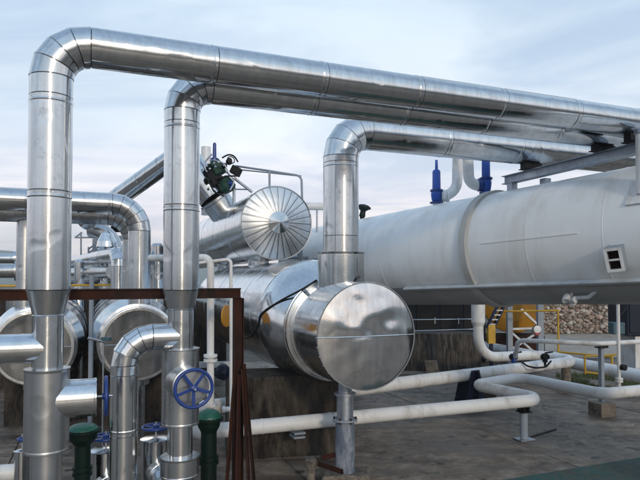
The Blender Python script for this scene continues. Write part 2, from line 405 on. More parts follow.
# ------------------------------------------------------------------ insulated pipes in sheet-metal jackets
GR = .0045
def mitre_rings(p, q, na, nb, r, seg):
    d = (q-p).normalized(); e1, e2 = frame(d)
    def ring(c, n, rr, sh):
        out = []
        for j in range(seg):
            o = (e1*math.cos(2*math.pi*j/seg) + e2*math.sin(2*math.pi*j/seg))
            t = -(o*rr).dot(n)/d.dot(n)
            out.append(c + o*rr + d*(t+sh))
        return out
    return [ring(p, na, r-.012, 0), ring(p, na, r, GR), ring(q, nb, r, -GR), ring(q, nb, r-.012, 0)]
RS = random.Random(21)
def lap_seam(mm, a, d, ln, r):
    if ln < .25: return
    e1, e2 = frame(d); t = RS.uniform(0, 6.28); o = e1*math.cos(t) + e2*math.sin(t); tn = d.cross(o)
    mm.box(a + d*(ln/2) + o*(r-.001), tn*.014, d*(ln/2-.012), o*.0024)
    k = max(2, int(ln/.14))
    for j in range(k):
        c = a + d*(.04 + (ln-.08)*j/(k-1)) + o*(r+.001)
        mm.lathe(c, o, [(0, .005), (.002, .0045), (.003, .001)], 6)
    for j in range(7):
        t2 = t + 2*math.pi*j/7; o2 = e1*math.cos(t2) + e2*math.sin(t2)
        mm.lathe(a + d*(ln-.022) + o2*r, o2, [(0, .005), (.003, .004), (.004, .001)], 6)
def jacket_run(root, pts, r, mt, bend=None, gores=4, sec=1.0, first=None, bead=True, seg=44):
    """straight jacket sections with beads, mitred gores round each corner; every piece its own mesh"""
    n = len(pts); cur = pts[0]; bend = bend or r*1.9
    for i in range(1, n):
        a, b = cur, pts[i]
        d = (b-pts[i-1]).normalized()
        end = b
        if i < n-1:
            d2 = (pts[i+1]-b).normalized(); ang = d.angle(d2); t = bend*math.tan(ang/2); end = b - d*t
        l = (end-a).length; k = max(1, round(l/sec)); cuts = [l*j/k for j in range(k+1)]
        if first and i == first[0]: cuts = sorted(set([0, l] + [c for c in first[1] if 0 < c < l]))
        for c0, c1 in zip(cuts, cuts[1:]):
            mm = MB(); ln = c1-c0
            prof = [(0, r-.012), (GR, r)]
            if bead and ln > .3: prof += [(ln-.055, r), (ln-.049, r+.0035), (ln-.041, r+.0035), (ln-.035, r)]
            prof += [(ln-GR, r+.0012), (ln, r-.012)]
            mm.lathe(a + d*c0, d, prof, seg, False, False)
            lap_seam(mm, a + d*c0, d, ln, r)
            mm.build('jacket_section', mt if abs(d.z) < .9 or mt is not M['alu'] else M['alu_v'], root)
        if i < n-1:
            cen = end + (d2 - d*d2.dot(d)).normalized()*bend
            axr = d.cross(d2).normalized(); s0 = end - cen
            q = [cen + Matrix.Rotation(ang*j/gores, 3, axr) @ s0 for j in range(gores+1)]
            # chord points pushed out so that the gores keep the bend
            for j in range(gores):
                nn_ = [(Matrix.Rotation(ang*x/gores, 3, axr) @ d) for x in (j, j+1)]
                mm = MB(); mm.loft(mitre_rings(q[j], q[j+1], nn_[0], nn_[1], r+.001, seg), False, False)
                mm.build('elbow_gore', mt, root)
            cur = q[-1]
def collar(root, name, p, prof, mt, ax=ZUP, seg=44, bevel=0): 
    return MB().lathe(p, ax, prof, seg).build(name, mt, root, bevel=bevel)
def handwheel(root, c, ax, r, mt, spokes=5, name='handwheel', stem=.12, tube=.011, rot=0.0):
    ax = ax.normalized(); e1, e2 = frame(ax)
    rim = MB().torus(c, ax, r, tube, 40, 10).build(name, mt, root)
    MB().lathe(c - ax*.028, ax, [(0, .024), (.01, .03), (.045, .03), (.052, .02)], 20).build('hub', mt, rim)
    for k in range(spokes):
        t = 2*math.pi*k/spokes + rot; o = e1*math.cos(t) + e2*math.sin(t)
        MB().bar(c + o*.02 - ax*.008, c + o*(r-.004), .028, .010, ax).build('spoke', mt, rim, bevel=.003)
    MB().cyl(c - ax*stem, c + ax*.05, .010, 14).build('stem', M['galv'], rim)
    return rim

# --- front overhead pipe, far left riser
p1 = P(48.5, 290, 4.5); zt = P(320, 66, on(220, vec(p1.x, p1.y, 0), V).y).z
b1 = vec(p1.x, p1.y, 0)
pipe1 = thing('insulated_pipe', b1, 'frontmost overhead silver jacketed pipe with riser and valve at far left', 'pipe', 'insulated overhead pipes')
def zz(py, p): return P(320, py, p.y).z
z290, z315, z368, z451 = (zz(y, b1) for y in (290, 315, 368, 451))
zt1 = zt
far1 = on(700, vec(b1.x, b1.y, zt1), V)
jacket_run(pipe1, [vec(b1.x, b1.y, z290), vec(b1.x, b1.y, zt1), far1 + V*6], .160, M['alu'], .29, 4, 1.0, (1, [zz(192, b1)-z290, zz(98, b1)-z290]))
collar(pipe1, 'reducer', vec(b1.x, b1.y, z315), [(0, .112), (z290-z315-.004, .160), (z290-z315, .15)], M['alu_dull'])
collar(pipe1, 'jacket_section', vec(b1.x, b1.y, z368-.02), [(0, .114), (z315-z368+.016, .114), (z315-z368+.02, .118), (z315-z368+.03, .110)], M['alu_v'])
collar(pipe1, 'valve_jacket', vec(b1.x, b1.y, z451), [(0, .12), (.002, .163), (.02, .166), (.026, .163), (z368-z451-.02, .163), (z368-z451-.012, .168), (z368-z451, .168), (z368-z451+.004, .116)], M['alu_dull'])
collar(pipe1, 'jacket_section', b1, [(0, .114), (z451+.01, .114)], M['alu_dull'])
zb = zz(400, b1); c = vec(b1.x, b1.y, zb)
MB().lathe(c + V*.02, V, [(0, .148), (.32, .148), (.328, .151), (.338, .151), (.342, .145), (.343, .02)], 44).build('bonnet_jacket', M['alu_bright'], pipe1)
handwheel(pipe1, c + V*.43, V, .150, M['blue'], 5, stem=.1, tube=.014)
zl = zz(347.5, b1); c = vec(b1.x, b1.y, zl)
for k in range(3):
    MB().lathe(c - V*(.02 + k*.62), -V, [(0, .1125), (.61, .1125), (.613, .116), (.622, .116), (.625, .10)], 44, False, False).build('branch_jacket', M['alu_bright'], pipe1)

# --- second overhead pipe
p2 = P(181, 290, 5.35); b2 = vec(p2.x, p2.y, 0)
pipe2 = thing('insulated_pipe', b2, 'second overhead silver jacketed pipe, riser with blue face-on handwheel', 'pipe', 'insulated overhead pipes')
zt2 = zt1 - .03
y290, y309, y348, y424, y455, y475 = (zz(y, b2) for y in (290, 309, 348, 424, 455, 475))
jacket_run(pipe2, [vec(b2.x, b2.y, y290), vec(b2.x, b2.y, zt2), on(690, vec(b2.x, b2.y, zt2), V) + V*5], .163, M['alu'], .27, 4, 1.1, (1, [zz(206, b2)-y290, zz(124, b2)-y290]))
collar(pipe2, 'reducer', vec(b2.x, b2.y, y309), [(0, .117), (y290-y309-.004, .162), (y290-y309, .15)], M['alu_dull'])
collar(pipe2, 'jacket_section', vec(b2.x, b2.y, y348-.01), [(0, .118), (y309-y348+.006, .118), (y309-y348+.012, .122), (y309-y348+.02, .112)], M['alu_v'])
collar(pipe2, 'valve_jacket', vec(b2.x, b2.y, y424), [(0, .12), (.003, .170), (.02, .173), (.026, .170), (y348-y424-.014, .170), (y348-y424-.008, .175), (y348-y424, .175), (y348-y424+.003, .12)], M['alu_dull'])
collar(pipe2, 'jacket_section', vec(b2.x, b2.y, y455), [(-.01, .115), (y424-y455+.01, .115)], M['alu_bright'])
collar(pipe2, 'flange_jacket', vec(b2.x, b2.y, y475), [(0, .12), (.003, .175), (.015, .178), (.02, .175), (y455-y475-.02, .175), (y455-y475-.014, .179), (y455-y475-.004, .179), (y455-y475, .116)], M['alu_dull'])
collar(pipe2, 'jacket_section', b2, [(0, .128), (y475+.01, .128)], M['alu_dull'])
sd_ = vec(.46, -.888, 0).normalized(); c = vec(b2.x, b2.y, zz(380, b2))
MB().lathe(c, sd_, [(0, .158), (.36, .158), (.366, .162), (.376, .162), (.38, .156), (.382, .03)], 44).build('bonnet_jacket', M['alu_dull'], pipe2)
handwheel(pipe2, c + sd_*.47, sd_, .160, M['blue'], 5, stem=.12, tube=.015, rot=R(90))
# its side branch that turns down
cb = vec(b2.x, b2.y, zz(336, b2)); q = on(124.5, cb, V)
jacket_run(pipe2, [cb - V*.02, vec(q.x, q.y, cb.z), vec(q.x, q.y, 0)], .118, M['alu_bright'], .24, 4, 1.0, (2, [.0, .085, .62]))

# --- lower horizontal vessel that the third pipe stands on
capB = P(367, 336, 6.66); RB = .625
nozB = capB + U*.75
axB2 = capB + ZUP*.10; RB2 = .84
vB = thing('horizontal_vessel', vec(capB.x, capB.y, .2) + U*1.2, 'big silver cylindrical vessel with flat round end plate above the lone post', 'vessel', 'clad horizontal vessels')
# third pipe: riser on the nozzle, then overhead
zn = P(320, 252, nozB.y).z
pipe3 = thing('insulated_pipe', vec(nozB.x, nozB.y, capB.z + RB), 'third silver jacketed pipe rising from the flat-ended vessel, then overhead', 'pipe', 'insulated overhead pipes')
q3 = on(420, vec(nozB.x, nozB.y, 0), V); zt3 = P(320, 138, q3.y).z
jacket_run(pipe3, [vec(nozB.x, nozB.y, zn-.01), vec(nozB.x, nozB.y, zt3), on(680, vec(nozB.x, nozB.y, zt3), V) + V*5], .228, M['alu'], .36, 4, 1.25, (1, [.21, zz(163, nozB)-zn]))
def shell(root, a, d, l, r, mt, n=3, seg=64, name='shell_section', lip=True):
    for k in range(n):
        ln = l/n
        prof = [(0, r-.012), (.004, r), (ln-.05, r), (ln-.046, r+(.004 if lip else 0)), (ln-.004, r+(.004 if lip else 0)), (ln, r-.012)]
        MB().lathe(a + d*(ln*k), d, prof, seg, False, False).build(name, mt, root)
shell(vB, capB + U*.012, U, .93, RB, M['alu_bright'], 1, 72)
# end plate in two halves, hammered a little out of true
def half_plate(root, c, ax, r, lo, hi, mt, amp=.012, seed=0.0, name='end_plate', dish=0.045):
    e1 = ax.cross(ZUP).normalized(); e2 = ZUP
    mm = MB(); nr, na = 14, 40; b = []
    for i in range(nr+1):
        rr = r*i/nr
        for j in range(na+1):
            t = lo + (hi-lo)*j/na
            o = e1*(rr*math.cos(t)) + e2*(rr*math.sin(t))
            dsp = amp*noise.noise(o*2.6 + vec(seed, 1.7, .3)) + amp*.5*noise.noise(o*6 + vec(2, seed, .9))
            dsp *= min(1, (1-i/nr)*4)
            mm.v.append(c + o + ax*(dsp + dish*(1-(rr/r)**2)*r/.6))
    for i in range(nr):
        for j in range(na):
            a_ = i*(na+1)+j; mm.f.append((a_, a_+1, a_+na+2, a_+na+1))
    mm.build(name, mt, root, smooth=60)
half_plate(vB, capB - U*.003 + ZUP*.003, -U, RB-.004, 0, math.pi, M['plate_bright'], .015, .4)
half_plate(vB, capB - U*.003 - ZUP*.003, -U, RB-.004, math.pi, 2*math.pi, M['plate_bright'], .015, 3.1)
e1 = (-U).cross(ZUP).normalized()
sp_ = [capB + e1*((RB-.012)*k/12) - U*(.006 + .045*(1-(k/12)**2)*RB/.6) for k in range(-12, 13)]
MB().tube(sp_, .008, 8).build('seam_strip', M['alu_bright'], vB)
MB().lathe(capB - U*.012, U, [(0, RB-.014), (0, RB+.003), (.03, RB+.003), (.03, RB-.012)], 72, False, False).build('end_rim', M['alu_bright'], vB)
for k in range(36):
    t = 2*math.pi*k/36; o = (e1*math.cos(t) + ZUP*math.sin(t)); MB().lathe(capB + U*.008 + o*(RB+.003), o, [(0, .008), (.004, .007), (.006, .002)], 8).build('rivet', M['galv'], vB)
MB().lathe(capB + U*.945, U, [(0, RB-.01), (0, RB+.045), (.05, RB+.05), (.055, RB+.03), (.075, RB+.03), (.08, RB+.05), (.13, RB+.045), (.13, RB)], 72, False, False).build('flange_band', M['alu_dull'], vB)
# cone to the wide shell (raised centre line)
e1, e2 = frame(U); rings = []
kn = [(1.05, 0, RB+.01), (1.10, 0, RB+.03)]
for k in range(1, 13):
    t = k/12; q = math.sin(t*math.pi/2)**1.15; kn.append((1.10 + .62*t, q, RB+.03 + (RB2-RB-.03)*q))
kn.append((1.725, 1, RB2-.012))
for s, q, rr in kn:
    o = capB.lerp(axB2, q) + U*s
    rings.append([o + (e1*math.cos(2*math.pi*j/72) + e2*math.sin(2*math.pi*j/72))*rr for j in range(72)])
MB().loft(rings, False, False).build('cone_section', M['alu_bright'], vB)
shell(vB, axB2 + U*1.73, U, 5.23, RB2, M['alu_bright'], 5, 72)
MB().lathe(axB2 + U*6.96, U, [(0, RB2), (.15, RB2*.9), (.25, RB2*.6), (.29, .05)], 48, False).build('end_plate', M['alu'], vB)
# nozzle jacket under the third pipe
zs = capB.z + math.sqrt(RB**2 - .3**2) - .06
MB().lathe(vec(nozB.x, nozB.y, zs), ZUP, [(0, .30), (zn-zs-.03, .30), (zn-zs-.022, .306), (zn-zs-.006, .306), (zn-zs, .232)], 48).build('nozzle_jacket', M['alu'], vB)
# cable with its junction on the nozzle
def surfB(px, py, lift=.012):
    d = ray(px, py); best = None
    for s in range(400):
        t = 4 + s*.02; p = C0 + d*t
        s_ = (p-capB).dot(U); cc_, rr = (capB, RB) if s_ < .95 else ((capB, RB+.05) if s_ < 1.1 else (capB.lerp(axB2, math.sin(min(1, (s_-1.1)/.62)*math.pi/2)), RB+.03 + (RB2-RB-.03)*math.sin(min(1, (s_-1.1)/.62)*math.pi/2)))
        q_ = p - cc_ - U*(p-cc_).dot(U)
        if s_ > 0 and q_.length < rr: return p + q_.normalized()*lift
    return P(px, py, 7)
cab = [surfB(*a) for a in ((317, 281), (303, 290), (285, 299), (268, 309), (261, 315), (259, 326), (252, 336), (243, 338), (236, 333))]
pth = []
for i in range(len(cab)-1):
    for k in range(4):
        pth.append(cab[i].lerp(cab[i+1], k/4))
pth.append(cab[-1]); pth = [pth[0]] + [(pth[i-1]+pth[i]*2+pth[i+1])/4 for i in range(1, len(pth)-1)] + [pth[-1]]
tag(MB().tube(pth, .013, 10).build('cable', M['black']), 'black cable sagging across the side of the flat-ended silver vessel', 'cable')
MB().lathe(surfB(320, 277, .02), -U, [(0, .03), (.05, .034), (.08, .03)], 18).build('cable_gland', M['black'], vB)
MB().lathe(surfB(307, 293, .0), vec(-.4, -.7, .6), [(0, .022), (.05, .022), (.06, .015)], 14).build('toggle_clip', M['galv'], vB)
# round yellow tag plate on the wide shell
yc = P(225.5, 316, 7.9)
yd = vec(.965, -.26, 0)
t = tag(MB().lathe(yc, yd, [(0, .148), (.004, .152), (.02, .152), (.024, .148)], 36).build('round_plate', M['orange'], smooth=30), 'small round yellow plate beside the rusty post in front of the silver vessel', 'plate')
MB().cyl(yc + yd*.0, yc + yd*.02 + vec(.12, .35, -.02), .015, 10).build('bracket', M['steelgrey'], t)

# --- upper vessel with a ribbed, gored round head
RC = .64
capC = on(276.5, vec(capB.x, capB.y, 0), U); capC = vec(capC.x, capC.y, P(320, 223, capC.y).z)
vC = thing('horizontal_vessel', capC + vec(0, 0, -RC), 'upper silver vessel with a round head of radial ribbed panels', 'vessel', 'clad horizontal vessels')
shell(vC, capC + U*.02, U, 9.0, RC, M['alu_bright'], 7, 64)
e1 = (-U).cross(ZUP).normalized(); NG = 28
def headpt(rr, t, lift=0): 
    return capC + (e1*math.cos(t) + ZUP*math.sin(t))*rr - U*(.13*(1-(rr/RC)**2) + lift)
for k in range(NG):
    t0 = 2*math.pi*k/NG; t1 = 2*math.pi*(k+1)/NG; mm = MB(); rings = []
    for i in range(7):
        rr = .17 + (RC-.002-.17)*i/6; gp = .002/rr
        ts = [t0+gp, t0+gp+.007/rr, t0+(t1-t0)*.35, t0+(t1-t0)*.65, t1-gp-.014/rr, t1-gp-.007/rr, t1-gp]
        li = [-.010, .0, .001, .001, 0, .006, .006]
        rings.append([headpt(rr, t, l) for t, l in zip(ts, li)])
    mm.loft(rings, False, False, False); mm.build('head_panel', M['alu_satin'], vC, smooth=25)
mm = MB(); mm.loft([[headpt(rr, 2*math.pi*j/56, -.012) for j in range(56)] for rr in (.05, .3, .5, RC-.02)], True, False); mm.build('head_backing', M['alu_dull'], vC)
MB().lathe(capC - U*.118, -U, [(0, .185), (.006, .188), (.014, .185), (.075, .012)], 40).build('head_cone', M['alu'], vC, smooth=25)
MB().lathe(capC - U*.012, U, [(0, RC-.012), (0, RC+.006), (.05, RC+.006), (.05, RC-.01)], 64, False, False).build('head_band', M['alu'], vC)
# necks between the two vessels
for s in (1.2, 4.2):
    c = capC + U*s
    tag(MB().lathe(vec(c.x, c.y, axB2.z+RB2-.06), ZUP, [(0, .20), (.02, .20), (capC.z-RC-axB2.z-RB2+.09, .20)], 36).build('connecting_neck', M['alu_bright']), 'short silver neck joining upper and lower vessels, ' + ('nearer one' if s < 2 else 'farther one'), 'pipe neck')

# ------------------------------------------------------------------ big off-white tank
T = ray(-92, 306).normalized(); RT = 1.0
u1 = ray(640, 165); u1 = (u1 - T*u1.dot(T)).normalized(); u2 = ray(640, 304); u2 = (u2 - T*u2.dot(T)).normalized()
al = u1.angle(u2)/2; A0 = C0 + (u1+u2).normalized()*(RT/math.sin(al))
g3 = on(531, vec(nozB.x, nozB.y, zt3), V); bc = vec(g3.x, g3.y, zt3 - .228 - .075); qpost = on(512, bc, U)
tp0 = on(512, A0 + vec(0, 0, RT/math.sqrt(T.x**2+T.y**2)), T)
RT *= qpost.y/tp0.y; A0 = C0 + (u1+u2).normalized()*(RT/math.sin(al))
def hitT(px, py, rr=RT):
    d = ray(px, py).normalized(); o = C0 - A0
    dp = d - T*d.dot(T); op = o - T*o.dot(T)
    a_, b_, c_ = dp.dot(dp), 2*dp.dot(op), op.dot(op)-rr*rr
    ds = b_*b_-4*a_*c_
    t = (-b_ - math.sqrt(max(ds, 0)))/(2*a_); p = C0 + d*t
    return p, (p-A0).dot(T)
sR = hitT(463.5, 236)[1]
sFar = (on(312, A0, T)-A0).dot(T); sNear = (on(860, A0, T)-A0).dot(T)
print('TANK axis', 'RT', RT, A0, T, 'dist', RT/math.sin(al), 'ring', sR, 'far', sFar, 'near', sNear, 'axis at 440', on(440, A0, T), 'axis at 640', on(640, A0, T))
tank = thing('storage_tank', A0 + T*(sR) + vec(0, 0, -RT), 'huge off-white horizontal storage tank with grey band at right', 'tank')
cuts = [sNear] + [sNear + (sR-sNear)*k/4 for k in (1, 2, 3)] + [sR, sR + (sFar-sR)*.36, sR + (sFar-sR)*.7, sFar]
for a, b in zip(cuts, cuts[1:]):
    ln = b-a
    MB().lathe(A0 + T*a, T, [(0, RT-.004), (.006, RT), (ln-.006, RT), (ln, RT-.004)], 96, False, False).build('shell_section', M['tank'], tank)
    if a != sNear and abs(a-sR) > .01: MB().torus(A0 + T*a, T, RT-.002, .006, 96, 6).build('weld_seam', M['tank'], tank)
for a, d in ((sNear, -T), (sFar, T)):
    MB().lathe(A0 + T*a, d, [(RT*.5*math.sin(k/10*math.pi/2), RT*math.cos(k/10*math.pi/2)) for k in range(11)], 64, False).build('dished_head', M['tank'], tank)
MB().lathe(A0 + T*(sR-.07), T, [(0, RT-.01), (0, RT+.035), (.01, RT+.045), (.13, RT+.045), (.14, RT+.035), (.14, RT-.01)], 96, False, False).build('stiffener_band', M['tankband'], tank)
sR2 = sNear + (sR-sNear)*.12
MB().lathe(A0 + T*(sR2-.07), T, [(0, RT-.01), (0, RT+.045), (.14, RT+.045), (.14, RT-.01)], 96, False, False).build('stiffener_band', M['tankband'], tank)
# long rail low on its side
pr_, s1 = hitT(600, 280.5); nr_ = (pr_-A0-T*s1).normalized(); sL = hitT(409, 291)[1]
a = A0 + nr_*(RT+.03) + T*sL; b = A0 + nr_*(RT+.03) + T*(sNear+.2)
MB().bar(a, b, .05, .06, nr_).build('side_rail', M['tankband'], tank)
tr_ = T.cross(nr_).normalized(); tr_ = tr_ if tr_.z > 0 else -tr_
MB().bar(a + nr_*.03 + tr_*.03, b + nr_*.03 + tr_*.03, .02, .06, nr_).build('rail_flange', M['railpaint'], tank)
pw, s2 = hitT(530, 238); nw = (pw-A0-T*s2).normalized(); a, sa = hitT(480, 243); b, sb = hitT(578, 232)
MB().bar(A0 + nw*RT + T*sa, A0 + nw*RT + T*sb, .022, .016, nw).build('seam_strip', M['tank'], tank)
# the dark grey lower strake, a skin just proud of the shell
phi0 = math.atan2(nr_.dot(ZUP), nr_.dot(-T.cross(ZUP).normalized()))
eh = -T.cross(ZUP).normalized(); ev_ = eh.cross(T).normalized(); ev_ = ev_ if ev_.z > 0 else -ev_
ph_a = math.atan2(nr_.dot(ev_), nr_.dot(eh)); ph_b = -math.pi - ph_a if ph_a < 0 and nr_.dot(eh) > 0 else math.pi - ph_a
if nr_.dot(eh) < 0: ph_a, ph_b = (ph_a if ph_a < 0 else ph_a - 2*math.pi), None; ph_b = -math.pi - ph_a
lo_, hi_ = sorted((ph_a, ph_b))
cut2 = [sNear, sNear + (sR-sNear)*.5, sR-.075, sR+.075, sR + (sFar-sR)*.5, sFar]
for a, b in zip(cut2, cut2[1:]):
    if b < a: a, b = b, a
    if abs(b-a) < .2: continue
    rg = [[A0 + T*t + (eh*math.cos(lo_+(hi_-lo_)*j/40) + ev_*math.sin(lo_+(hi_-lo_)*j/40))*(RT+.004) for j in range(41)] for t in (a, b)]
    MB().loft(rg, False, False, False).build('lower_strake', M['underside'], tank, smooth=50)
# little louvred box on the side
pl, s3 = hitT(618, 256); nl = (pl-A0-T*s3).normalized(); tz = nl.cross(T).normalized()
if tz.z < 0: tz = -tz
vent = thing('louvre_box', pl, 'small white framed box with two dark openings on the big tank', 'vent box')
fd = (nl*.75 + vec(-.25, -.55, -.1)).normalized(); ex = (T - fd*T.dot(fd)).normalized(); ez = fd.cross(ex).normalized()
if ez.z < 0: ez = -ez
c = pl + fd*.09; wv, hv, dv_ = .078, .125, .10
MB().box(c - fd*.03, ex*(wv-.02), ez*(hv-.02), fd*.05).build('recess', M['black'], vent)
for s in (-1, 1):
    MB().box(c + ex*(s*wv), ex*.014, ez*(hv+.014), fd*dv_).build('side_plate', M['steelgrey'], vent)
    MB().box(c + ex*(s*wv) + fd*(dv_+.003), ex*.017, ez*(hv+.016), fd*.004).build('frame_bar', M['white'], vent)
    MB().box(c + ez*(s*hv), ex*(wv-.015), ez*.010, fd*dv_).build('cover_plate', M['steelgrey'], vent)
    MB().box(c + ez*(s*hv) + fd*(dv_+.003), ex*(wv-.018), ez*.016, fd*.004).build('frame_bar', M['white'], vent)
MB().box(c + fd*(dv_-.01), ex*(wv-.018), ez*.010, fd*.012).build('cross_bar', M['white'], vent)
for k in range(5):
    for hf in (-1, 1):
        MB().box(c + fd*.05 + ez*(hf*(.022+k*.019)), ex*(wv-.018), ez*.003, fd*.015 + ez*.005).build('louvre', M['rust'], vent)
# stencilled cross-shaped mark and a smear of paint by it
pm, s4 = hitT(572, 293.5); nm = (pm-A0-T*s4).normalized(); tm = nm.cross(T).normalized(); b0 = pm + nm*.009
dr_ = thing('drain_fitting', pm, 'small white cross-shaped drain fitting with a short pipe under the big tank', 'fitting')
hubc = pm + nm*.10
MB().lathe(pm - nm*.02, nm, [(0, .022), (.10, .022), (.10, .045), (.145, .045), (.15, .02)], 18).build('hub', M['white'], dr_)
for k in range(4):
    t = math.pi/2*k + .1; o = T*math.cos(t)+tm*math.sin(t)
    MB().lathe(hubc, o, [(0, .014), (.05, .016), (.055, .042), (.085, .048), (.09, .04)], 16).build('stub', M['white'], dr_)
pe, se = hitT(596, 292.5); ne = (pe-A0-T*se).normalized()
MB().tube(fillet([hubc + (pe-pm)*.16 - nm*.03, pm + (pe-pm)*.75 + nm*.07, pe - ne*.02], .05, 6), [.018, .024] + [.034]*6 + [.022] if False else .028, 16).build('drain_pipe', M['railpaint'], dr_, smooth=50)
# saddles and piers of the tank
def pier(c, ex, ey, h, mt, label, top=None, name='concrete_pier', group=None):
    mm = MB(); n = 8
    mm.box(vec(c.x, c.y, h/2-.02), ex, ey, ZUP*(h/2+.02))
    o = mm.build(name, mt, smooth=0, bevel=.02); return tag(o, label, 'pier', group)
pc = G(441, 372); 
pier(pc + vec(-.05, .5, 0), vec(1.15, -.25, 0), vec(.1, .45, 0), 1.0, M['wallconc'], 'weathered streaky concrete pier beneath the big tank near the white riser')
ax4 = on(470, A0, T)
for sp in (sR2, sR + (sFar-sR)*.88):
    c = A0 + T*sp
    sdl = MB(); sx = vec(T.y, -T.x, 0).normalized()
    prof = []
    for k in range(-8, 9):
        t = k/8*R(55); prof.append(vec(c.x, c.y, c.z) + sx*(math.sin(t)*(RT+.03)) - ZUP*(math.cos(t)*(RT+.03)))
    low = [vec(p.x, p.y, .02) for p in prof]; 
    th = vec(T.x, T.y, 0).normalized()*.14
    rings = [[p - th for p in prof] + [p - th for p in reversed(low)], [p + th for p in prof] + [p + th for p in reversed(low)]]
    if sp != sR: sdl.loft(rings).build('saddle', M['pier'], tank, smooth=0)

# ------------------------------------------------------------------ steel rack over the tank
g3 = on(531, vec(nozB.x, nozB.y, zt3), V)
zbm = zt3 - .228 - .075
bc = vec(g3.x, g3.y, zbm)
far_end = on(505, bc, U); near_end = on(652, bc, U)
rack = thing('pipe_rack', vec(far_end.x, far_end.y, zbm-.35), 'grey steel beam and posts carrying the overhead pipes above the big tank', 'pipe rack')
ab, bb = far_end, near_end
MB().bar(ab - ZUP*.006, bb - ZUP*.006, .14, .012).build('flange', M['galv'], rack)
MB().bar(ab - ZUP*.065, bb - ZUP*.065, .02, .104).build('web', M['galv'], rack)
MB().bar(ab - ZUP*.124, bb - ZUP*.124, .14, .012).build('flange', M['galv'], rack)
for px in (512, 537):
    q = on(px, bc, U) + (U*.03 if px > 520 else vec(0, 0, 0)) + (V*.18 if px > 520 else vec(0, 0, 0))
    MB().box(vec(q.x, q.y, zbm-.132-.45), V*.055, U*.055, ZUP*.45).build('post', M['galv'], rack)
for nm_, zc, rr, base in (('pipe_shoe', zt3, .228, nozB), ('pipe_shoe', zt2, .163, b2), ('pipe_shoe', zt1, .160, b1)):
    # crossing of the pipe axis with the beam
    d = bc - base; den = V.x*U.y - V.y*U.x; t = (d.x*U.y - d.y*U.x)/den
    q = vec(base.x, base.y, 0) + V*t; top = zc - rr + .02; hgt = top - zbm
    MB().box(vec(q.x, q.y, zbm + .006), V*.16, U*.09, ZUP*.006).build('pipe_shoe', M['black'], rack, bevel=.002)
    MB().box(vec(q.x, q.y, zbm + .012 + (hgt-.012)/2), V*.16, U*.05, ZUP*((hgt-.012)/2)).build('pipe_shoe', M['black'], rack, bevel=.002)
# post at the right edge that carries the beam
pcx = P(642.5, 130, 6.55)
zc = P(320, 134, 6.55).z; zp = zc
while zp > .1:
    q = vec(pcx.x, pcx.y, zp) - A0
    if (q - T*q.dot(T)).length < RT: break
    zp -= .01
post = thing('support_post', vec(pcx.x, pcx.y, zp), 'pale round capped post at the right edge, standing on the big tank', 'post')
MB().lathe(vec(pcx.x, pcx.y, zp-.03), ZUP, [(0, .075), (zc-zp+.03, .075)], 28).build('shaft', M['white'], post)
MB().lathe(vec(pcx.x, pcx.y, zc), ZUP, [(0, .088), (.05, .088), (.065, .07)], 28).build('cap', M['galv'], post, bevel=.004)
q = vec(pcx.x, pcx.y, zp) - A0; nq = (q - T*q.dot(T)).normalized(); fq = A0 + T*q.dot(T) + nq*(RT+.004)
MB().box(fq, T*.17, nq.cross(T).normalized()*.17, nq*.010).build('foot_plate', M['white'], post)

# ------------------------------------------------------------------ relief valves and vent pipes on the tank
def topT(px, dpx=0):
    """highest line of the tank in image column px"""
    return on(px, A0 + vec(0, 0, RT/math.sqrt(T.x**2+T.y**2)), T)
def relief(px, tops, label):
    """tops = image rows of stem top, spring top, spring bottom, body bottom"""
    b = topT(px) ; Yd = b.y; z = lambda y: P(px, y, Yd).z; x = lambda y: P(px, y, Yd).x
    rt = thing('relief_valve', vec(b.x, b.y, b.z), label, 'valve', 'blue relief valves on the big tank')
    at = lambda y: P(px, y, Yd)
    k = Yd/FPX
    MB().lathe(at(tops[1]), ZUP, [(0, 1.6*k), (z(tops[0])-z(tops[1]), 1.3*k)], 16).build('stem', M['bluecap'], rt)
    MB().lathe(at(tops[2]), ZUP, [(0, 4.2*k), (z(tops[1])-z(tops[2])-.03, 4.0*k), (z(tops[1])-z(tops[2]), 3*k)], 24).build('spring_housing', M['bluecap'], rt)
    MB().lathe(at(tops[2]+1.5), ZUP, [(0, 6.4*k), (1.8*k, 6.4*k)], 24).build('flange', M['blue'], rt)
    hgt = z(tops[2])-z(tops[3])
    MB().lathe(at(tops[3]), ZUP, [(0, 4.0*k), (.2*hgt, 4.8*k), (.6*hgt, 5.6*k), (.95*hgt, 5.2*k)], 28).build('body', M['bluecap'], rt)
    MB().lathe(at(tops[3]), ZUP, [(-1.5*k, 6.6*k), (0, 6.6*k)], 24).build('flange', M['blue'], rt)
    MB().lathe(at(tops[3]), ZUP, [(-.6, 3.4*k), (-1.5*k, 3.4*k)], 20).build('neck', M['white'], rt)
    return at((tops[2]+tops[3])/2), k
c1_, k1 = relief(436.5, (160, 170, 190, 202), 'smaller blue relief valve with thin stem on the big tank')
c2_, k2 = relief(486, (120, 146, 178, 192), 'larger blue relief valve beside white vent pipes on the big tank')
def whitepipe(name, pts, r, label, rad=.3, group=None, mt=None, seg=24, n=10):
    return tag(MB().tube(fillet(pts, rad, n), r, seg).build(name, mt or M['white'], smooth=50), label, 'pipe', group)
v1 = thing('vent_pipe', c1_ + V*.5, 'white vent pipe rising beside the smaller blue relief valve', 'pipe', 'white vent pipes on the big tank')
pp = P(457, 197, c1_.y); 
MB().tube(fillet([c1_ + vec(.08, 0, 0), vec(pp.x, c1_.y, c1_.z), P(458, 140, c1_.y)], .28), 5.2*k1, 24).build('bend', M['white'], v1, smooth=50)
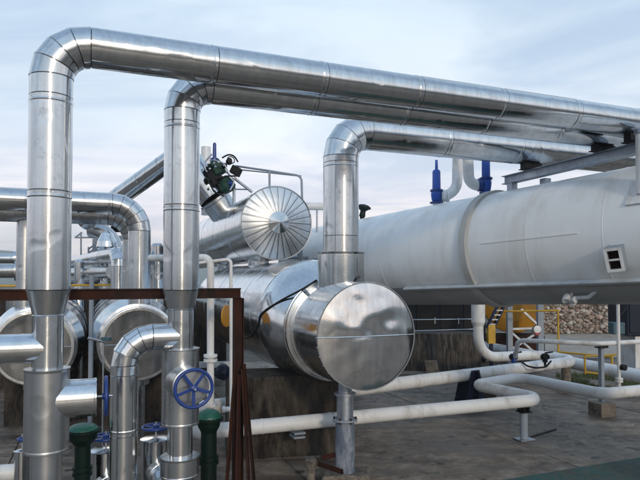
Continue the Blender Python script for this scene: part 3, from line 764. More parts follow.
MB().lathe(c1_ + vec(.10, 0, 0), vec(1, 0, 0), [(0, 6.3*k1), (.05, 6.3*k1), (.055, 5*k1), (.07, 5*k1), (.075, 6.3*k1), (.12, 6.3*k1)], 28).build('flange', M['white'], v1)
v2 = thing('vent_pipe', c2_ - V*.4, 'white vent pipe rising beside the larger blue relief valve', 'pipe', 'white vent pipes on the big tank')
MB().tube(fillet([c2_ - vec(.08, 0, 0), P(469, 188, c2_.y), P(467, 136, c2_.y)], .28), 5.4*k2, 24).build('bend', M['white'], v2, smooth=50)
MB().lathe(c2_ - vec(.07, 0, 0), vec(-1, 0, 0), [(0, 6.6*k2), (.06, 6.6*k2)], 28).build('flange', M['blue'], v2)
# green mushroom-shaped vent valve and its white line far along the tank
gp = topT(364); Yg = gp.y; kg = Yg/FPX
gv = thing('vent_valve', P(364, 222, Yg), 'dark green mushroom-shaped valve on the far end of the big tank', 'valve')
MB().lathe(P(362, 217, Yg), vec(.18, 0, 1), [(0, 2.6*kg), (.10*kg*10, 3.2*kg), (6*kg, 2.6*kg), (8*kg, 5*kg), (9.2*kg, 7.4*kg), (10.5*kg, 7.2*kg), (12.2*kg, 4.5*kg), (13*kg, 1*kg)], 32).build('cap', M['darkgreen'], gv)
MB().cyl(P(362, 230, Yg), P(362, 216, Yg), 2.2*kg, 16).build('neck', M['darkgreen'], gv)
t = tag(MB().tube([P(296, 206, Yg+.4), P(354, 207, Yg+.4)], 4*kg, 20).build('vent_line', M['white']), 'short white pipe behind the third riser by the mushroom valve', 'pipe')
MB().cyl(P(317, 210, Yg+.4), P(317, 236, Yg+.4), 1*kg, 10).build('bracket', M['galv'], t)

# ------------------------------------------------------------------ white ground-level pipes
z0 = .59; D2 = .092
pA = G(245, 428, z0); lineV = lambda px, p: on(px, vec(p.x, p.y, z0), V)
g1 = lineV(214, pA); g2 = lineV(543, pA)
g3_ = G(474, 385, z0); g4 = G(520, 377.5, z0); g5 = G(603, 394, z0); g6 = on(720, g5, V)
loop = thing('white_pipe', vec(g2.x, g2.y, 0), 'white ground-level pipe with a zigzag expansion loop, runs behind the lone post', 'pipe')
pth = fillet([g1 + V*.02 + ZUP*.55 - V*.35, g1 - V*.35 , g2, g3_, g4, g5, g6], .24, 10)
MB().tube(pth, D2, 24).build('tube', M['white'], loop, smooth=50)
for px in (262, 330, 420, 505):
    q = lineV(px, pA); MB().lathe(q - V*.006, V, [(0, D2), (.002, D2+.005), (.012, D2+.006), (.016, D2)], 28, False, False).build('weld', M['white'], loop)
# second ground pipe: U bend back to the riser from the tank
h1 = G(380, 386, .6); h2 = G(470, 374.6, .6); dirW = (h2-h1).normalized()
h3 = on(566, h2, dirW); h4 = h3 + vec(-.25, 1.15, 0); rx = P(479, 340, h4.y + (-.6)); h5 = vec(rx.x, h4.y-.55, .62)
ub = thing('white_pipe', vec(h2.x, h2.y, 0), 'white pipe dropping from the big tank and turning back along the ground', 'pipe')
MB().tube(fillet([h1 - dirW*3.5, h3 + dirW*.35, h4 + dirW*.3, h5, vec(h5.x, h5.y, 2.5)], .50, 12), .115, 26).build('tube', M['white'], ub, smooth=50)
for px in (420, 500, 540):
    MB().lathe(on(px, h2, dirW) - dirW*.008, dirW, [(0, .115), (.003, .121), (.013, .121), (.016, .115)], 28, False, False).build('weld', M['white'], ub)
zs1, zs2 = P(320, 326, h5.y).z, P(320, 322, h5.y).z
MB().lathe(vec(h5.x, h5.y, zs1), ZUP, [(0, .116), (zs2-zs1, .155), (2.5-zs1, .155)], 28).build('sleeve', M['white'], ub)
MB().lathe(on(566, h2, dirW) + vec(.02, .05, -.6), ZUP, [(0, .10), (.5, .10)], 24).build('support_leg', M['block'], ub)
k0 = G(512, 351.5, .45); k1_ = G(655, 379, .45)
wp3 = whitepipe('white_pipe', [k0 + (k0-k1_).normalized()*4, k0, k1_], .14, 'rear white ground pipe passing the yellow railings', .3)
# posts below the ground pipes
def pipe_post(px, py, ztop, r, label, mt):
    b = G(px, py); o = thing('pipe_support', b, label, 'pipe support')
    MB().lathe(b, ZUP, [(.02, r), (ztop-.09, r)], 24).build('post', mt, o)
    MB().box(b + ZUP*.014, V*.13, U*.10, ZUP*.010).build('base_plate', M['galv'], o, bevel=.003)
    for s in (-1, 1): MB().box(b + V*(s*.045) + ZUP*(ztop-.045), V*.012, U*.075, ZUP*.045).build('clamp', M['black'], o, bevel=.004)
    MB().box(b + ZUP*(ztop-.085), V*.085, U*.085, ZUP*.008).build('seat_plate', M['black'], o)
    return o
pipe_post(524, 440, z0-D2+.012, .058, 'short grey post under the corner of the zigzag white pipe', M['steelgrey'])
# dark blue saddle and low block under the U-bend pipe
q = on(470, h2, dirW); sdl = thing('pipe_saddle', vec(q.x, q.y, 0), 'dark blue triangular saddle under the ground pipe behind the zigzag', 'pipe support')
e = dirW; cr = vec(-e.y, e.x, 0)
for sd3 in (-1, 1):
    o0 = vec(q.x, q.y, 0) + cr*(sd3*.135)
    prof = [o0 - e*.30 + ZUP*.02, o0 + e*.30 + ZUP*.02, o0 + e*.10 + ZUP*.70, o0 - e*.10 + ZUP*.70]
    MB().loft([[p - cr*.012 for p in prof], [p + cr*.012 for p in prof]]).build('side_plate', M['darkblue'], sdl, smooth=0, bevel=.004)
    MB().box(o0 + cr*(sd3*.05) + ZUP*.35, e*.012, cr*.035, ZUP*.33).build('rib', M['darkblue'], sdl, smooth=0)
MB().box(vec(q.x, q.y, .44), e*.2, cr*.12, ZUP*.014).build('seat_plate', M['darkblue'], sdl, smooth=0)
MB().box(vec(q.x, q.y, .015), e*.36, cr*.22, ZUP*.012).build('base_plate', M['darkblue'], sdl, smooth=0)
q = G(478, 400); blk = tag(MB().box(vec(q.x, q.y, .13), V*.34, U*.16, ZUP*.14).build('timber_block', M['pier'], smooth=0, bevel=.02), 'low dark block under the zigzag pipe beside the blue saddle', 'block')
q = G(466, 393); 
MB().box(vec(q.x, q.y+.3, .28), V*.06, U*.06, ZUP*.26).build('stub_post', M['black'], blk)
# small pale block by the pier
q = G(431, 372.5); tag(MB().box(vec(q.x, q.y-.12, .16), vec(.15, -.02, .0), vec(.03, .1, 0), vec(-.03, 0, .165)).build('concrete_block', M['block'], smooth=0, bevel=.012), 'small pale block leaning against the streaky pier below the tank', 'block')

# dark box with invented doors, added as the shade behind the streaky pier
eq = thing('shade_backing_box', P(440, 350, 16.6), 'dark box added as the shade behind the streaky pier', 'enclosure')
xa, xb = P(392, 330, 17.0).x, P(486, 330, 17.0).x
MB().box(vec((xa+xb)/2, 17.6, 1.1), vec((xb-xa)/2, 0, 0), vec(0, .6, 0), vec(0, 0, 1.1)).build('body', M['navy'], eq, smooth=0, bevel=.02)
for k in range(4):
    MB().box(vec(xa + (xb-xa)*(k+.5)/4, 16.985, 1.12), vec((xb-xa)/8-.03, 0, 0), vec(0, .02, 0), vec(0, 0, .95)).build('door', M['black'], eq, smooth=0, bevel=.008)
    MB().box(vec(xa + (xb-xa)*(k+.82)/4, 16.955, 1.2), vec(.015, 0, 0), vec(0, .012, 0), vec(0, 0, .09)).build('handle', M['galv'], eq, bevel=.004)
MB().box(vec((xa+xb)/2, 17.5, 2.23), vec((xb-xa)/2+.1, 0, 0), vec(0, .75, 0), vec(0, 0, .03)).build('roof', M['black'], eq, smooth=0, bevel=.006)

# thin white hand-height line on a post with a concrete foot
pb = G(602, 415.5)
zr = 1.26; r0 = G(519, 340.5, zr); r1 = vec(*P(600, 346.5, pb.y+.05)); r1.z = zr; r2 = on(700, vec(r1.x, r1.y, zr), V)
ln_ = whitepipe('thin_white_pipe', [r0 + vec(.05, .35, -.35), r0 + vec(0, .05, 0), r1, r2], .042, 'thin white pipe at hand height crossing in front of the stone wall', .14, None, None, 16)
ft = thing('pipe_support', pb, 'grey post in a square concrete foot under the thin white pipe', 'pipe support')
MB().box(pb + vec(0, 0, .11), V*.17, U*.15, ZUP*.13).build('concrete_foot', M['block'], ft, smooth=0, bevel=.012)
MB().box(pb + vec(0, 0, .24 + (zr-.30)/2), V*.035, U*.035, ZUP*((zr-.30)/2)).build('post', M['steelgrey'], ft)
MB().box(pb + vec(0, 0, zr-.055), V*.09, U*.06, ZUP*.012).build('cradle', M['black'], ft)
MB().cyl(vec(pb.x, pb.y, zr-.05) - V*.03, vec(pb.x, pb.y, zr-.05) + V*.16, .02, 12).build('clamp_bolt', M['black'], ft)
q = P(618.5, 340, 10.4); vp = thing('thin_post', vec(q.x, q.y, .5), 'thin white upright pipe below the tank near the right edge', 'pipe')
MB().cyl(vec(q.x, q.y, P(320, 389, 10.4).z), vec(q.x, q.y, P(320, 303, 10.4).z + .25), .030, 14).build('tube', M['white'], vp)
MB().lathe(vec(q.x, q.y, P(320, 382, 10.4).z), ZUP, [(0, .03), (0, .065), (.03, .065), (.03, .04), (.045, .04), (.045, .065), (.075, .065), (.075, .03)], 20, False, False).build('flange', M['white'], vp)
MB().lathe(P(621, 367, 10.4), -U, [(0, .03), (.02, .055), (.09, .055), (.1, .03)], 18).build('gauge', M['black'], vp)

# ------------------------------------------------------------------ behind the tank: yellow tank in its frame, stair, rails, wall
Yo = 17.0; ko = Yo/FPX
ot = thing('yellow_tank', P(522, 350, Yo), 'weathered orange-yellow tank in a grey steel frame beyond the big tank', 'tank')
c = P(513, 303, Yo)
MB().lathe(c, vec(0.3, 1, 0), [(-.42, .05), (-.38, .5), (-.25, .85), (0, 30*ko), (2.6, 30*ko), (2.9, .6), (2.95, .05)], 48).build('shell', M['orange'], ot)
MB().box(vec(P(521, 340, Yo).x, Yo+.6, P(520, 336, Yo).z/2), vec(.75, 0, 0), vec(0, .5, 0), vec(0, 0, P(520, 336, Yo).z/2)).build('cradle', M['rust'], ot, bevel=.02)
fr = thing('braced_scaffold', P(525, 365, Yo-1.3), 'grey braced steel scaffold in front of the orange-yellow tank', 'scaffold')
f = lambda px, py: P(px, py, Yo-1.3)
gz = G(525, 370).z
for px, wd in ((509.5, .14), (540, .16)):
    a = f(px, 296); b = f(px, 360); b.z = 0
    MB().box((a+b)/2, vec(wd/2, 0, 0), vec(0, wd/2, 0), vec(0, 0, (a.z-b.z)/2)).build('post', M['steelgrey'], fr, bevel=.008)
for a, b in (((511, 329), (539, 328)), ((521, 309), (539, 326)), ((512, 333), (534, 352)), ((512, 349), (538, 332))):
    MB().bar(f(*a), f(*b), .055, .055).build('brace', M['galv'], fr)
MB().lathe(f(536, 329) - vec(0, .09, 0), vec(0, -1, 0), [(0, .10), (.02, .10), (.022, .09)], 20).build('pressure_dial', M['white'], fr)
MB().lathe(f(536, 332) - vec(0, .085, 0), vec(0, -1, 0), [(0, .08), (.015, .08)], 20).build('red_dial', paint('red_paint', (.4, .03, .03)), fr)
st = thing('stair', P(492, 350, Yo-2), 'blue-grey steep stair beside the white riser below the tank', 'stair')
s = lambda px, py, dy=0: P(px, py, Yo-2+dy)
for dx in (0, 9):
    MB().bar(s(487+dx*.7, 328), s(501+dx*.7, 299), .05, .16, vec(0, 1, 0)).build('stringer', M['darkblue'], st)
for k in range(6):
    a = s(488.6+k*2.4, 324-k*4.6); b = s(494.5+k*2.4, 324-k*4.6)
    MB().box((a+b)/2 + vec(0, .05, 0), vec((b.x-a.x)/2, 0, 0), vec(0, .14, 0), vec(0, 0, .015)).build('tread', M['galv'], st)
MB().box(s(491, 334), vec(.09, 0, 0), vec(0, .09, 0), vec(0, 0, .24)).build('stair_foot', M['yellow'], st)
MB().box(vec(s(491, 334).x, s(491, 334).y, .4), vec(.04, 0, 0), vec(0, .04, 0), vec(0, 0, .44)).build('leg', M['darkblue'], st)
# yellow railings
def rail(pts, Ys, r, label):
    root = thing('yellow_railing', vec(P(*pts[0], Ys).x, Ys, 0), label, 'railing', 'yellow railings')
    return root, (lambda a, b, nm='rail', rr=r: MB().cyl(P(*a), P(*b), rr, 12).build(nm, M['yellow'], root))
root, b_ = rail([(558, 330)], 14.5, .026, 'taller yellow railing corner in front of the stone wall')
b_((500, 311.5, 15.2), (558, 310.5, 14.5)); b_((558, 309.5, 14.5), (558.5, 358, 14.5), 'post'); b_((558.5, 352, 14.5), (612, 357, 13.2)); b_((612, 356, 13.2), (612, 374, 13.2), 'post')
root, b_ = rail([(585, 360)], 12.6, .022, 'lower yellow railing frame behind the thin white pipe')
b_((584.5, 356.5, 12.6), (618, 354.5, 12.6)); b_((584.5, 356, 12.6), (585.5, 374, 12.6), 'post'); b_((585.5, 372, 12.6), (650, 381, 12.2)); b_((600, 364.5, 12.6), (618, 365, 12.6)); b_((618, 354, 12.6), (618.2, 378, 12.5), 'post')
# stone retaining wall
Yw = 26.0; aw = G(537, 334); bw = G(760, 332)
wall = thing('stone_wall', (aw+bw)/2, 'rough retaining wall of pale and reddish stones behind the yard', 'wall')
wd = (bw-aw).normalized(); wn = vec(wd.y, -wd.x, 0); wl = (bw-aw).length; hw = 2.5
MB().box((aw+bw)/2 + ZUP*(hw/2-.05) - wn*.30, wd*(wl/2), wn*.25, ZUP*(hw/2)).build('core', M['block'], wall, smooth=0)
mm = MB(); colr = []; rnd = random.Random(3); zc_ = .05
ico = []
pal = [(.46, .38, .32), (.38, .28, .22), (.50, .46, .41), (.40, .31, .25), (.33, .24, .19), (.52, .48, .44), (.44, .34, .28), (.30, .24, .20)]
cell = .15; nx, nzr = int(wl/cell), int(hw/(cell*.8))
for jz in range(nzr):
    for ix in range(nx):
        sz = rnd.choice((.6, .75, .9, 1.0, 1.1, 1.35)); rw = cell*sz*rnd.uniform(.8, 1.45); rh = cell*sz*rnd.uniform(.6, 1.0)
        c = aw + wd*((ix + .5*(jz % 2) + rnd.uniform(-.38, .38))*cell) + ZUP*(.04 + (jz+.5 + rnd.uniform(-.4, .4))*cell*.8) + wn*rnd.uniform(-.07, .06)
        b0_ = len(mm.v); tl = rnd.uniform(-.7, .7); ca, sa = math.cos(tl), math.sin(tl); ns = rnd.choice((5, 6, 7)); ph = rnd.uniform(0, 6)
        ang = sorted(2*math.pi*(k+rnd.uniform(-.3, .3))/ns + ph for k in range(ns))
        for lay, (fx, dep) in enumerate(((1.0, -.16), (1.0, .0), (.6, .06))):
            for k in range(ns):
                q = rnd.uniform(.85, 1.1)*fx*.62; px_ = math.cos(ang[k])*rw*q; pz_ = math.sin(ang[k])*rh*q
                mm.v.append(c + wd*(px_*ca - pz_*sa) + ZUP*(px_*sa + pz_*ca) + wn*(dep + rnd.uniform(-.02, .03)))
        nf = len(mm.f)
        for l in range(2):
            for k in range(ns): mm.f.append((b0_+l*ns+k, b0_+l*ns+(k+1) % ns, b0_+(l+1)*ns+(k+1) % ns, b0_+(l+1)*ns+k))
        mm.f.append(tuple(b0_+2*ns+k for k in range(ns)))
        cc = rnd.choice(pal); q = rnd.uniform(.7, 1.15); colr += [tuple(min(1, x*q) for x in cc)]*(len(mm.f)-nf)
so_ = mm.build('stones', M['stones'], wall, smooth=0); so_['kind'] = 'stuff'
ca_ = so_.data.color_attributes.new('stone', 'FLOAT_COLOR', 'CORNER')
fl = []
for p, c in zip(so_.data.polygons, colr): fl += list(c + (1,))*p.loop_total
ca_.data.foreach_set('color', fl)
# navy cabinet with a teal box, white plinth
cb_ = thing('control_cabinet', G(640, 350), 'dark navy cabinet on a white plinth at the right edge below the tank', 'cabinet')
Yn = 15.0; kn = Yn/FPX
c0_ = P(645, 320, Yn); pz0 = P(320, 336, Yn).z
MB().box(vec(c0_.x+.25, Yn+.5, (pz0 + 2.9)/2), vec(.72, 0, 0), vec(0, .5, 0), vec(0, 0, (2.9-pz0)/2)).build('body', M['navy'], cb_, smooth=0, bevel=.02)
for k in range(3):
    MB().box(vec(c0_.x-.22+k*.42, Yn-.012, (pz0+2.9)/2), vec(.19, 0, 0), vec(0, .015, 0), vec(0, 0, (2.9-pz0)/2-.08)).build('door', M['navy'], cb_, smooth=0, bevel=.008)
MB().box(vec(c0_.x+.40, Yn+.5, pz0/2-.02), vec(.62, 0, 0), vec(0, .42, 0), vec(0, 0, pz0/2)).build('plinth', M['white'], cb_, smooth=0, bevel=.01)
q = P(616.5, 328, Yn-.25); MB().box(q, vec(.15, 0, 0), vec(0, .14, 0), vec(0, 0, .15)).build('junction_box', M['teal'], cb_, bevel=.015)
MB().tube(fillet([P(618, 323, Yn-.25), P(620, 316, Yn-.2), P(627, 308, Yn)], .1, 5), .02, 10).build('conduit', M['black'], cb_)
# blue and black hand valves on the ground pipes
def small_valve(px, py, Yv, label, mt):
    o = thing('hand_valve', P(px, py+6, Yv), label, 'valve', 'small hand valves on the rear ground pipes')
    k = Yv/FPX; c = P(px, py, Yv)
    MB().lathe(c - ZUP*5*k, ZUP, [(-5*k, 1.1*k), (0, 1.2*k), (0, 2.4*k), (1.5*k, 2.6*k), (7*k, 2.2*k), (7*k, 3*k), (8.2*k, 3*k)], 18).build('body', mt, o)
    MB().lathe(c - V*3.6*k, V, [(0, 2.6*k), (1.2*k, 2.6*k), (1.2*k, 1.6*k), (6*k, 1.6*k), (6*k, 2.6*k), (7.2*k, 2.6*k)], 18).build('flange', M['black'], o)
    MB().bar(c + ZUP*4*k, c + ZUP*4.6*k + V*10*k, .02, .03).build('lever', M['black'], o)
small_valve(513.5, 357, 11.9, 'small blue hand valve with lever on the rear white pipe', M['blue'])
small_valve(545, 357, 11.7, 'small black hand valve right of the blue one on the rear white pipe', M['black'])
hp = [P(521, 361, 11.8), P(527, 366, 11.6), P(536, 368, 11.5), P(546, 367, 11.5), P(551, 361, 11.6)]
tag(MB().tube(fillet(hp, .15, 5), .018, 10).build('hose', M['black']), 'thin dark hose looping between the two small hand valves', 'hose')
# grass growing behind the ground pipes
gm = MB(); rg = random.Random(5)
for k in range(9000):
    px = rg.uniform(556, 660); py = rg.uniform(371, 391)
    if rg.random() > .75 and py > 386: continue
    b = G(px, py); 
    if noise.noise(vec(b.x*1.3, b.y*1.3, 0)) < -.12: continue
    h_ = rg.uniform(.03, .13); a = rg.uniform(0, 6.28); l = rg.uniform(-.05, .05); sd2 = vec(math.cos(a), math.sin(a), 0)*.006
    i0 = len(gm.v); gm.v += [b - sd2 + ZUP*.004, b + sd2 + ZUP*.004, b + vec(l, rg.uniform(-.05, .05), h_)]; gm.f.append((i0, i0+1, i0+2))
g_ = gm.build('grass', M['grass'], smooth=0); g_['kind'] = 'stuff'; g_['label'] = 'patchy green grass behind the white ground pipes'

# ------------------------------------------------------------------ under the flat-ended vessel
pA_ = G(227, 466); pB_ = G(345, 459)
dp = (pB_-pA_).normalized(); dn = vec(-dp.y, dp.x, 0); pl_ = (pB_-pA_).length
hp_ = zz(383, pA_ + dn*.5) 
c = (pA_+pB_)/2 + dn*.62
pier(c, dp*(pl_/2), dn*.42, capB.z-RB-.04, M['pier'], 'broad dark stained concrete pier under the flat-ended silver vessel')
mm = MB()
for k, y in enumerate((433, 437)):
    a = P(289, y, c.y-.55); MB
br = thing('pipe_bracket', P(296, 436, 7.15), 'small grey bracket on the dark pier under the white pipe', 'bracket')
q = lineV(297, pA)
MB().box(vec(q.x, q.y+.06, z0-D2-.03), V*.075, U*.12, ZUP*.012).build('plate', M['steelgrey'], br, bevel=.003)
MB().box(vec(q.x, q.y+.06, z0-D2-.085), V*.075, U*.10, ZUP*.012).build('plate', M['steelgrey'], br, bevel=.003)
MB().box(vec(q.x, q.y+.10, z0-D2-.06), V*.03, U*.08, ZUP*.035).build('web', M['black'], br)
# the lone post below the end plate
pq = P(345, 440, 6.95); ps_ = thing('support_post', vec(pq.x, pq.y, 0), 'flaking grey round post standing below the flat-ended vessel', 'post')
zb_ = P(320, 472, 6.95).z; zm = P(320, 419.5, 6.95).z; zt_ = capB.z - RB
MB().lathe(vec(pq.x, pq.y, zb_-.01), ZUP, [(0, .118), (zm-zb_, .114)], 32).build('shaft', paint('flaking_grey_paint', (.11, .14, .19), (.36, .38, .43), .9, .6, (7, 7, 3), (.08, .09, .11), (.46, .6)), ps_)
MB().lathe(vec(pq.x, pq.y, zm-.01), ZUP, [(0, .150), (.022, .150)], 32).build('flange', M['steelgrey'], ps_, bevel=.003)
MB().lathe(vec(pq.x, pq.y, zm+.012), ZUP, [(0, .10), (zt_-zm-.12, .10), (zt_-zm-.12, .13), (zt_-zm-.09, .13), (zt_-zm-.09, .085), (zt_-zm+.03, .085)], 32).build('upper_shaft', M['galv'], ps_)
for k in range(6):
    t = k*math.pi/3; MB().lathe(vec(pq.x+.13*math.cos(t), pq.y+.13*math.sin(t), zm-.03), ZUP, [(0, .012), (.065, .012)], 6).build('bolt', M['rust'], ps_)
fb = vec(pq.x, pq.y, 0)
mm = MB(); rr_ = random.Random(2)
base_ = [fb + vec(-.30, -.22, 0), fb + vec(.30, -.14, 0), fb + vec(.34, .30, 0), fb + vec(-.25, .28, 0)]
top_ = [p*1 + (fb-p)*.08 + ZUP*(zb_ + rr_.uniform(-.02, .015)) for p in base_]
tag(mm.loft([base_, top_]).build('concrete_footing', M['block'], smooth=0, bevel=.025), 'broken pale concrete footing under the flaking grey post', 'footing')
for k, (a, b, lb) in enumerate((((318, 465, 6.75), (343, 473.5, 6.62), 'front rusty angle-iron scrap lying on the broken footing'), ((322, 459, 6.9), (338, 455.5, 7.0), 'rear rusty angle-iron scrap lying behind the front one on the footing'))):
    A, B = P(*a), P(*b); d = (B-A).normalized()
    A.z = max(A.z, zb_+.03); B.z = max(B.z, zb_+.025)
    mm = MB(); mm.bar(A, B, .055, .008); mm.bar(A + vec(0, -.024, .026), B + vec(0, -.024, .026), .008, .052)
    tag(mm.build('angle_iron', M['rust'], smooth=0), lb, 'scrap metal', 'rusty scraps on the footing')
q = P(311, 460, 6.75); tag(MB().lathe(vec(q.x, q.y, 0), ZUP, [(0, .045), (q.z-.06, .05), (q.z-.06, .065), (q.z, .07), (q.z+.02, .05)], 18).build('capped_stub', M['block']), 'short pale capped stub pipe left of the broken footing', 'stub')
# cracked dark rubber strip lying by the post under the zigzag pipe
a, b = G(528, 438.5), G(556, 430); tag(MB().bar(a + ZUP*.016, b + ZUP*.016, .035, .012).build('metal_strip', M['black'], smooth=0), 'thin dark strip lying on the yard by the short grey post', 'strip')

# grit and small stones lying about the yard
gm = MB(); rg = random.Random(17)
for k in range(900):
    px = rg.uniform(150, 640); py = 372 + 108*rg.random()**.8; b = G(px, py, .006)
    if noise.noise(b*.8) < -.05 and rg.random() < .8: continue
    r_ = rg.uniform(.005, .011)*(2.2 if rg.random() < .06 else 1); i0 = len(gm.v)
    for q in (vec(1, 0, 0), vec(-.4, .8, 0), vec(-.5, -.9, 0), vec(.1, .1, .8)): gm.v.append(b + vec(q.x*rg.uniform(.6, 1.3), q.y*rg.uniform(.6, 1.3), q.z)*r_)
    gm.f += [(i0, i0+1, i0+3), (i0+1, i0+2, i0+3), (i0+2, i0, i0+3)]
g_ = gm.build('grit', M['block'], smooth=0); g_['kind'] = 'stuff'; g_['label'] = 'scattered grit and small stones on the concrete yard'

# ------------------------------------------------------------------ rusty frame at the left
fb0 = vec(b2.x, b2.y, 0) + U*.36 ; zf = P(320, 293.5, 5.7).z
fl_ = on(-95, vec(fb0.x, fb0.y, zf), V); frr = on(240.5, vec(fb0.x, fb0.y, zf), V)
rf = thing('rusty_frame', vec(frr.x, frr.y, 0), 'rusty red-brown goalpost frame behind the first two risers', 'frame')
hb = .092
MB().bar(fl_ + ZUP*(hb/2), frr + ZUP*(hb/2), .07, .010).build('beam_flange', M['rust'], rf)
MB().bar(fl_, frr, .010, hb-.012).build('beam_web', M['rust'], rf)
MB().bar(fl_ - ZUP*(hb/2), frr - ZUP*(hb/2), .07, .010).build('beam_flange', M['rust'], rf)
pp_ = on(237.5, vec(fb0.x, fb0.y, 0), V)
zt_f = zf - hb/2 - .006
for s in (-1, 1): MB().box(vec(pp_.x, pp_.y, zt_f/2) + V*(s*.045), V*.005, U*.04, ZUP*(zt_f/2)).build('post_flange', M['rust'], rf)
MB().box(vec(pp_.x, pp_.y, zt_f/2), V*.0395, U*.005, ZUP*(zt_f/2)).build('post_web', M['rust'], rf)
pl3 = on(-92, vec(fb0.x, fb0.y, 0), V)
for s in (-1, 1): MB().box(vec(pl3.x, pl3.y, zt_f/2) + V*(s*.045), V*.005, U*.04, ZUP*(zt_f/2)).build('post_flange', M['rust'], rf)
MB().box(vec(pl3.x, pl3.y, zt_f/2), V*.0395, U*.005, ZUP*(zt_f/2)).build('post_web', M['rust'], rf)
for k, (dx, dy, zt_k) in enumerate(((-.13, -.02, 1.62), (.13, -.06, 1.55), (-.05, -.10, 1.45), (.06, -.12, 1.5))):
    top = vec(pp_.x, pp_.y, zt_k) + V*(dx*.30) + U*(-.062 - .012*k); bot = vec(pp_.x, pp_.y, 0) + V*(dx*1.25) + U*(-.065 + dy*1.2 - .012*k)
    mm = MB(); mm.bar(bot, top, .030, .006, U); mm.bar(bot + V*.013 - U*.014, top + V*.013 - U*.014, .006, .026, U)
    mm.build('stay', M['rust'], rf, smooth=0)

# ------------------------------------------------------------------ left group: two flanged vessels, risers and valves
def small_vessel(px, py, Y, rp, label, ln=4.0):
    c = P(px, py, Y); r = rp*Y/FPX
    o = thing('horizontal_vessel', vec(c.x, c.y, c.z-r), label, 'vessel', 'clad horizontal vessels')
    MB().lathe(c, U, [(0, r-.05), (0, r-.012), (.006, r), (.13, r), (.136, r-.012)], 64, False, False).build('end_band', M['alu_dull'], o)
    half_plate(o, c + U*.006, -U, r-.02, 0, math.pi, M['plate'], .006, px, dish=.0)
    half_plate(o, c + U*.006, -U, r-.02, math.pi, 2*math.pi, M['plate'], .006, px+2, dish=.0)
    MB().tube([c + V*((r-.03)*k/10) - U*.002 for k in range(-10, 11)], .006, 8).build('seam_strip', M['alu'], o)
    MB().lathe(c + U*.15, U, [(0, r-.03), (0, r-.01), (.05, r-.01), (.06, r+.035), (.10, r+.035), (.11, r-.01), (.2, r-.01)], 64, False, False).build('flange_band', M['alu'], o)
    MB().lathe(c + U*.26, U, [(0, r+.0), (.004, r+.012), (.03, r+.012), (.034, r)], 64, False, False).build('strap', M['black'], o)
    MB().lathe(c + U*.30, U, [(0, r-.008), (.01, r-.004), (.40, r+.13), (.41, r+.12)], 56, False, False).build('cone_section', M['alu_bright'], o)
    for k in range(4):
        shell(o, c + U*(.71 + k*1.5), U, 1.5, r+.13, M['alu_bright'], 1, 56)
        if k: MB().lathe(c + U*(.70 + k*1.5), U, [(0, r+.12), (0, r+.145), (.035, r+.145), (.035, r+.12)], 56, False, False).build('strap', M['black'], o)
    MB().lathe(c + U*6.71, U, [(0, r+.13), (.15, r*.9), (.2, .05)], 40, False).build('end_plate', M['alu'], o)
    MB().lathe(c + U*.62 - ZUP*(r-.02), -ZUP, [(0, .20), (.16, .20), (.165, .14), (c.z-r+.02-.0, .14)], 32).build('drain_leg', M['alu_dull'], o)
    return c, r
cF, rF = small_vessel(139, 344, 8.4, 37, 'silver vessel end between the first two risers, below the twin bent pipes')
cG, rG = small_vessel(34, 348, 8.4, 37.5, 'silver vessel end partly hidden behind the far left riser')
for c, lb in ((cF, 'dark pier added as shade under the vessel between the first two risers'), (cG, 'dark pier added as shade under the vessel behind the far left riser')):
    pier(vec(c.x, c.y, 0) + U*1.7, V*.55, U*.35, c.z-rF+.05, M['pier'], lb, group='dark piers added as shade')  # piers added as dark filling for the shaded space below the vessels
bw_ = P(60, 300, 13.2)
pier(vec(bw_.x-.4, 13.2, 0), V*4.2, U*.3, 1.95, M['pier'], 'long low dark wall added as shade behind the left vessels')  # wall added to keep the black, shaded space behind the vessels dark
# twin bent pipes
e = cF + U*.45
ev = P(139.5, 240, e.y)
zE = P(320, 203.5, e.y-.2).z
E1 = thing('insulated_pipe', vec(ev.x, ev.y, cF.z+rF), 'left bent silver pipe entering from the left edge, upper of the twin', 'pipe', 'twin bent pipes')
jacket_run(E1, [on(-60, vec(ev.x, ev.y, zE), V), vec(ev.x, ev.y, zE), vec(ev.x, ev.y, cF.z+rF-.06)], .166, M['alu'], .40, 5, .95)
e2_ = P(133.5, 240, ev.y+.62); zE2 = P(320, 215.5, e2_.y).z
E2 = thing('insulated_pipe', vec(e2_.x, e2_.y, cF.z+rF), 'left bent silver pipe tucked below and behind its twin', 'pipe', 'twin bent pipes')
jacket_run(E2, [on(-60, vec(e2_.x, e2_.y, zE2), V), vec(e2_.x, e2_.y, zE2), vec(e2_.x, e2_.y, cF.z+rF-.06)], .170, M['alu_dull'], .40, 5, .95)
# riser down to vessel behind far-left riser
q = P(25, 290, cG.y+.5); tag(MB().cyl(vec(q.x, q.y, cG.z+rG-.08), vec(q.x, q.y, P(320, 212, q.y).z), .13, 28).build('riser', M['alu_dull']), 'narrow silver riser half hidden left of the far left riser', 'pipe')
q = P(16, 305, cG.y+.9); tag(MB().lathe(vec(q.x, q.y, cG.z+rG-.08), ZUP, [(0, .15), (.32, .15), (.32, .2), (.38, .2)], 28).build('nozzle', M['alu']), 'silver nozzle on the vessel behind the far left riser', 'nozzle')
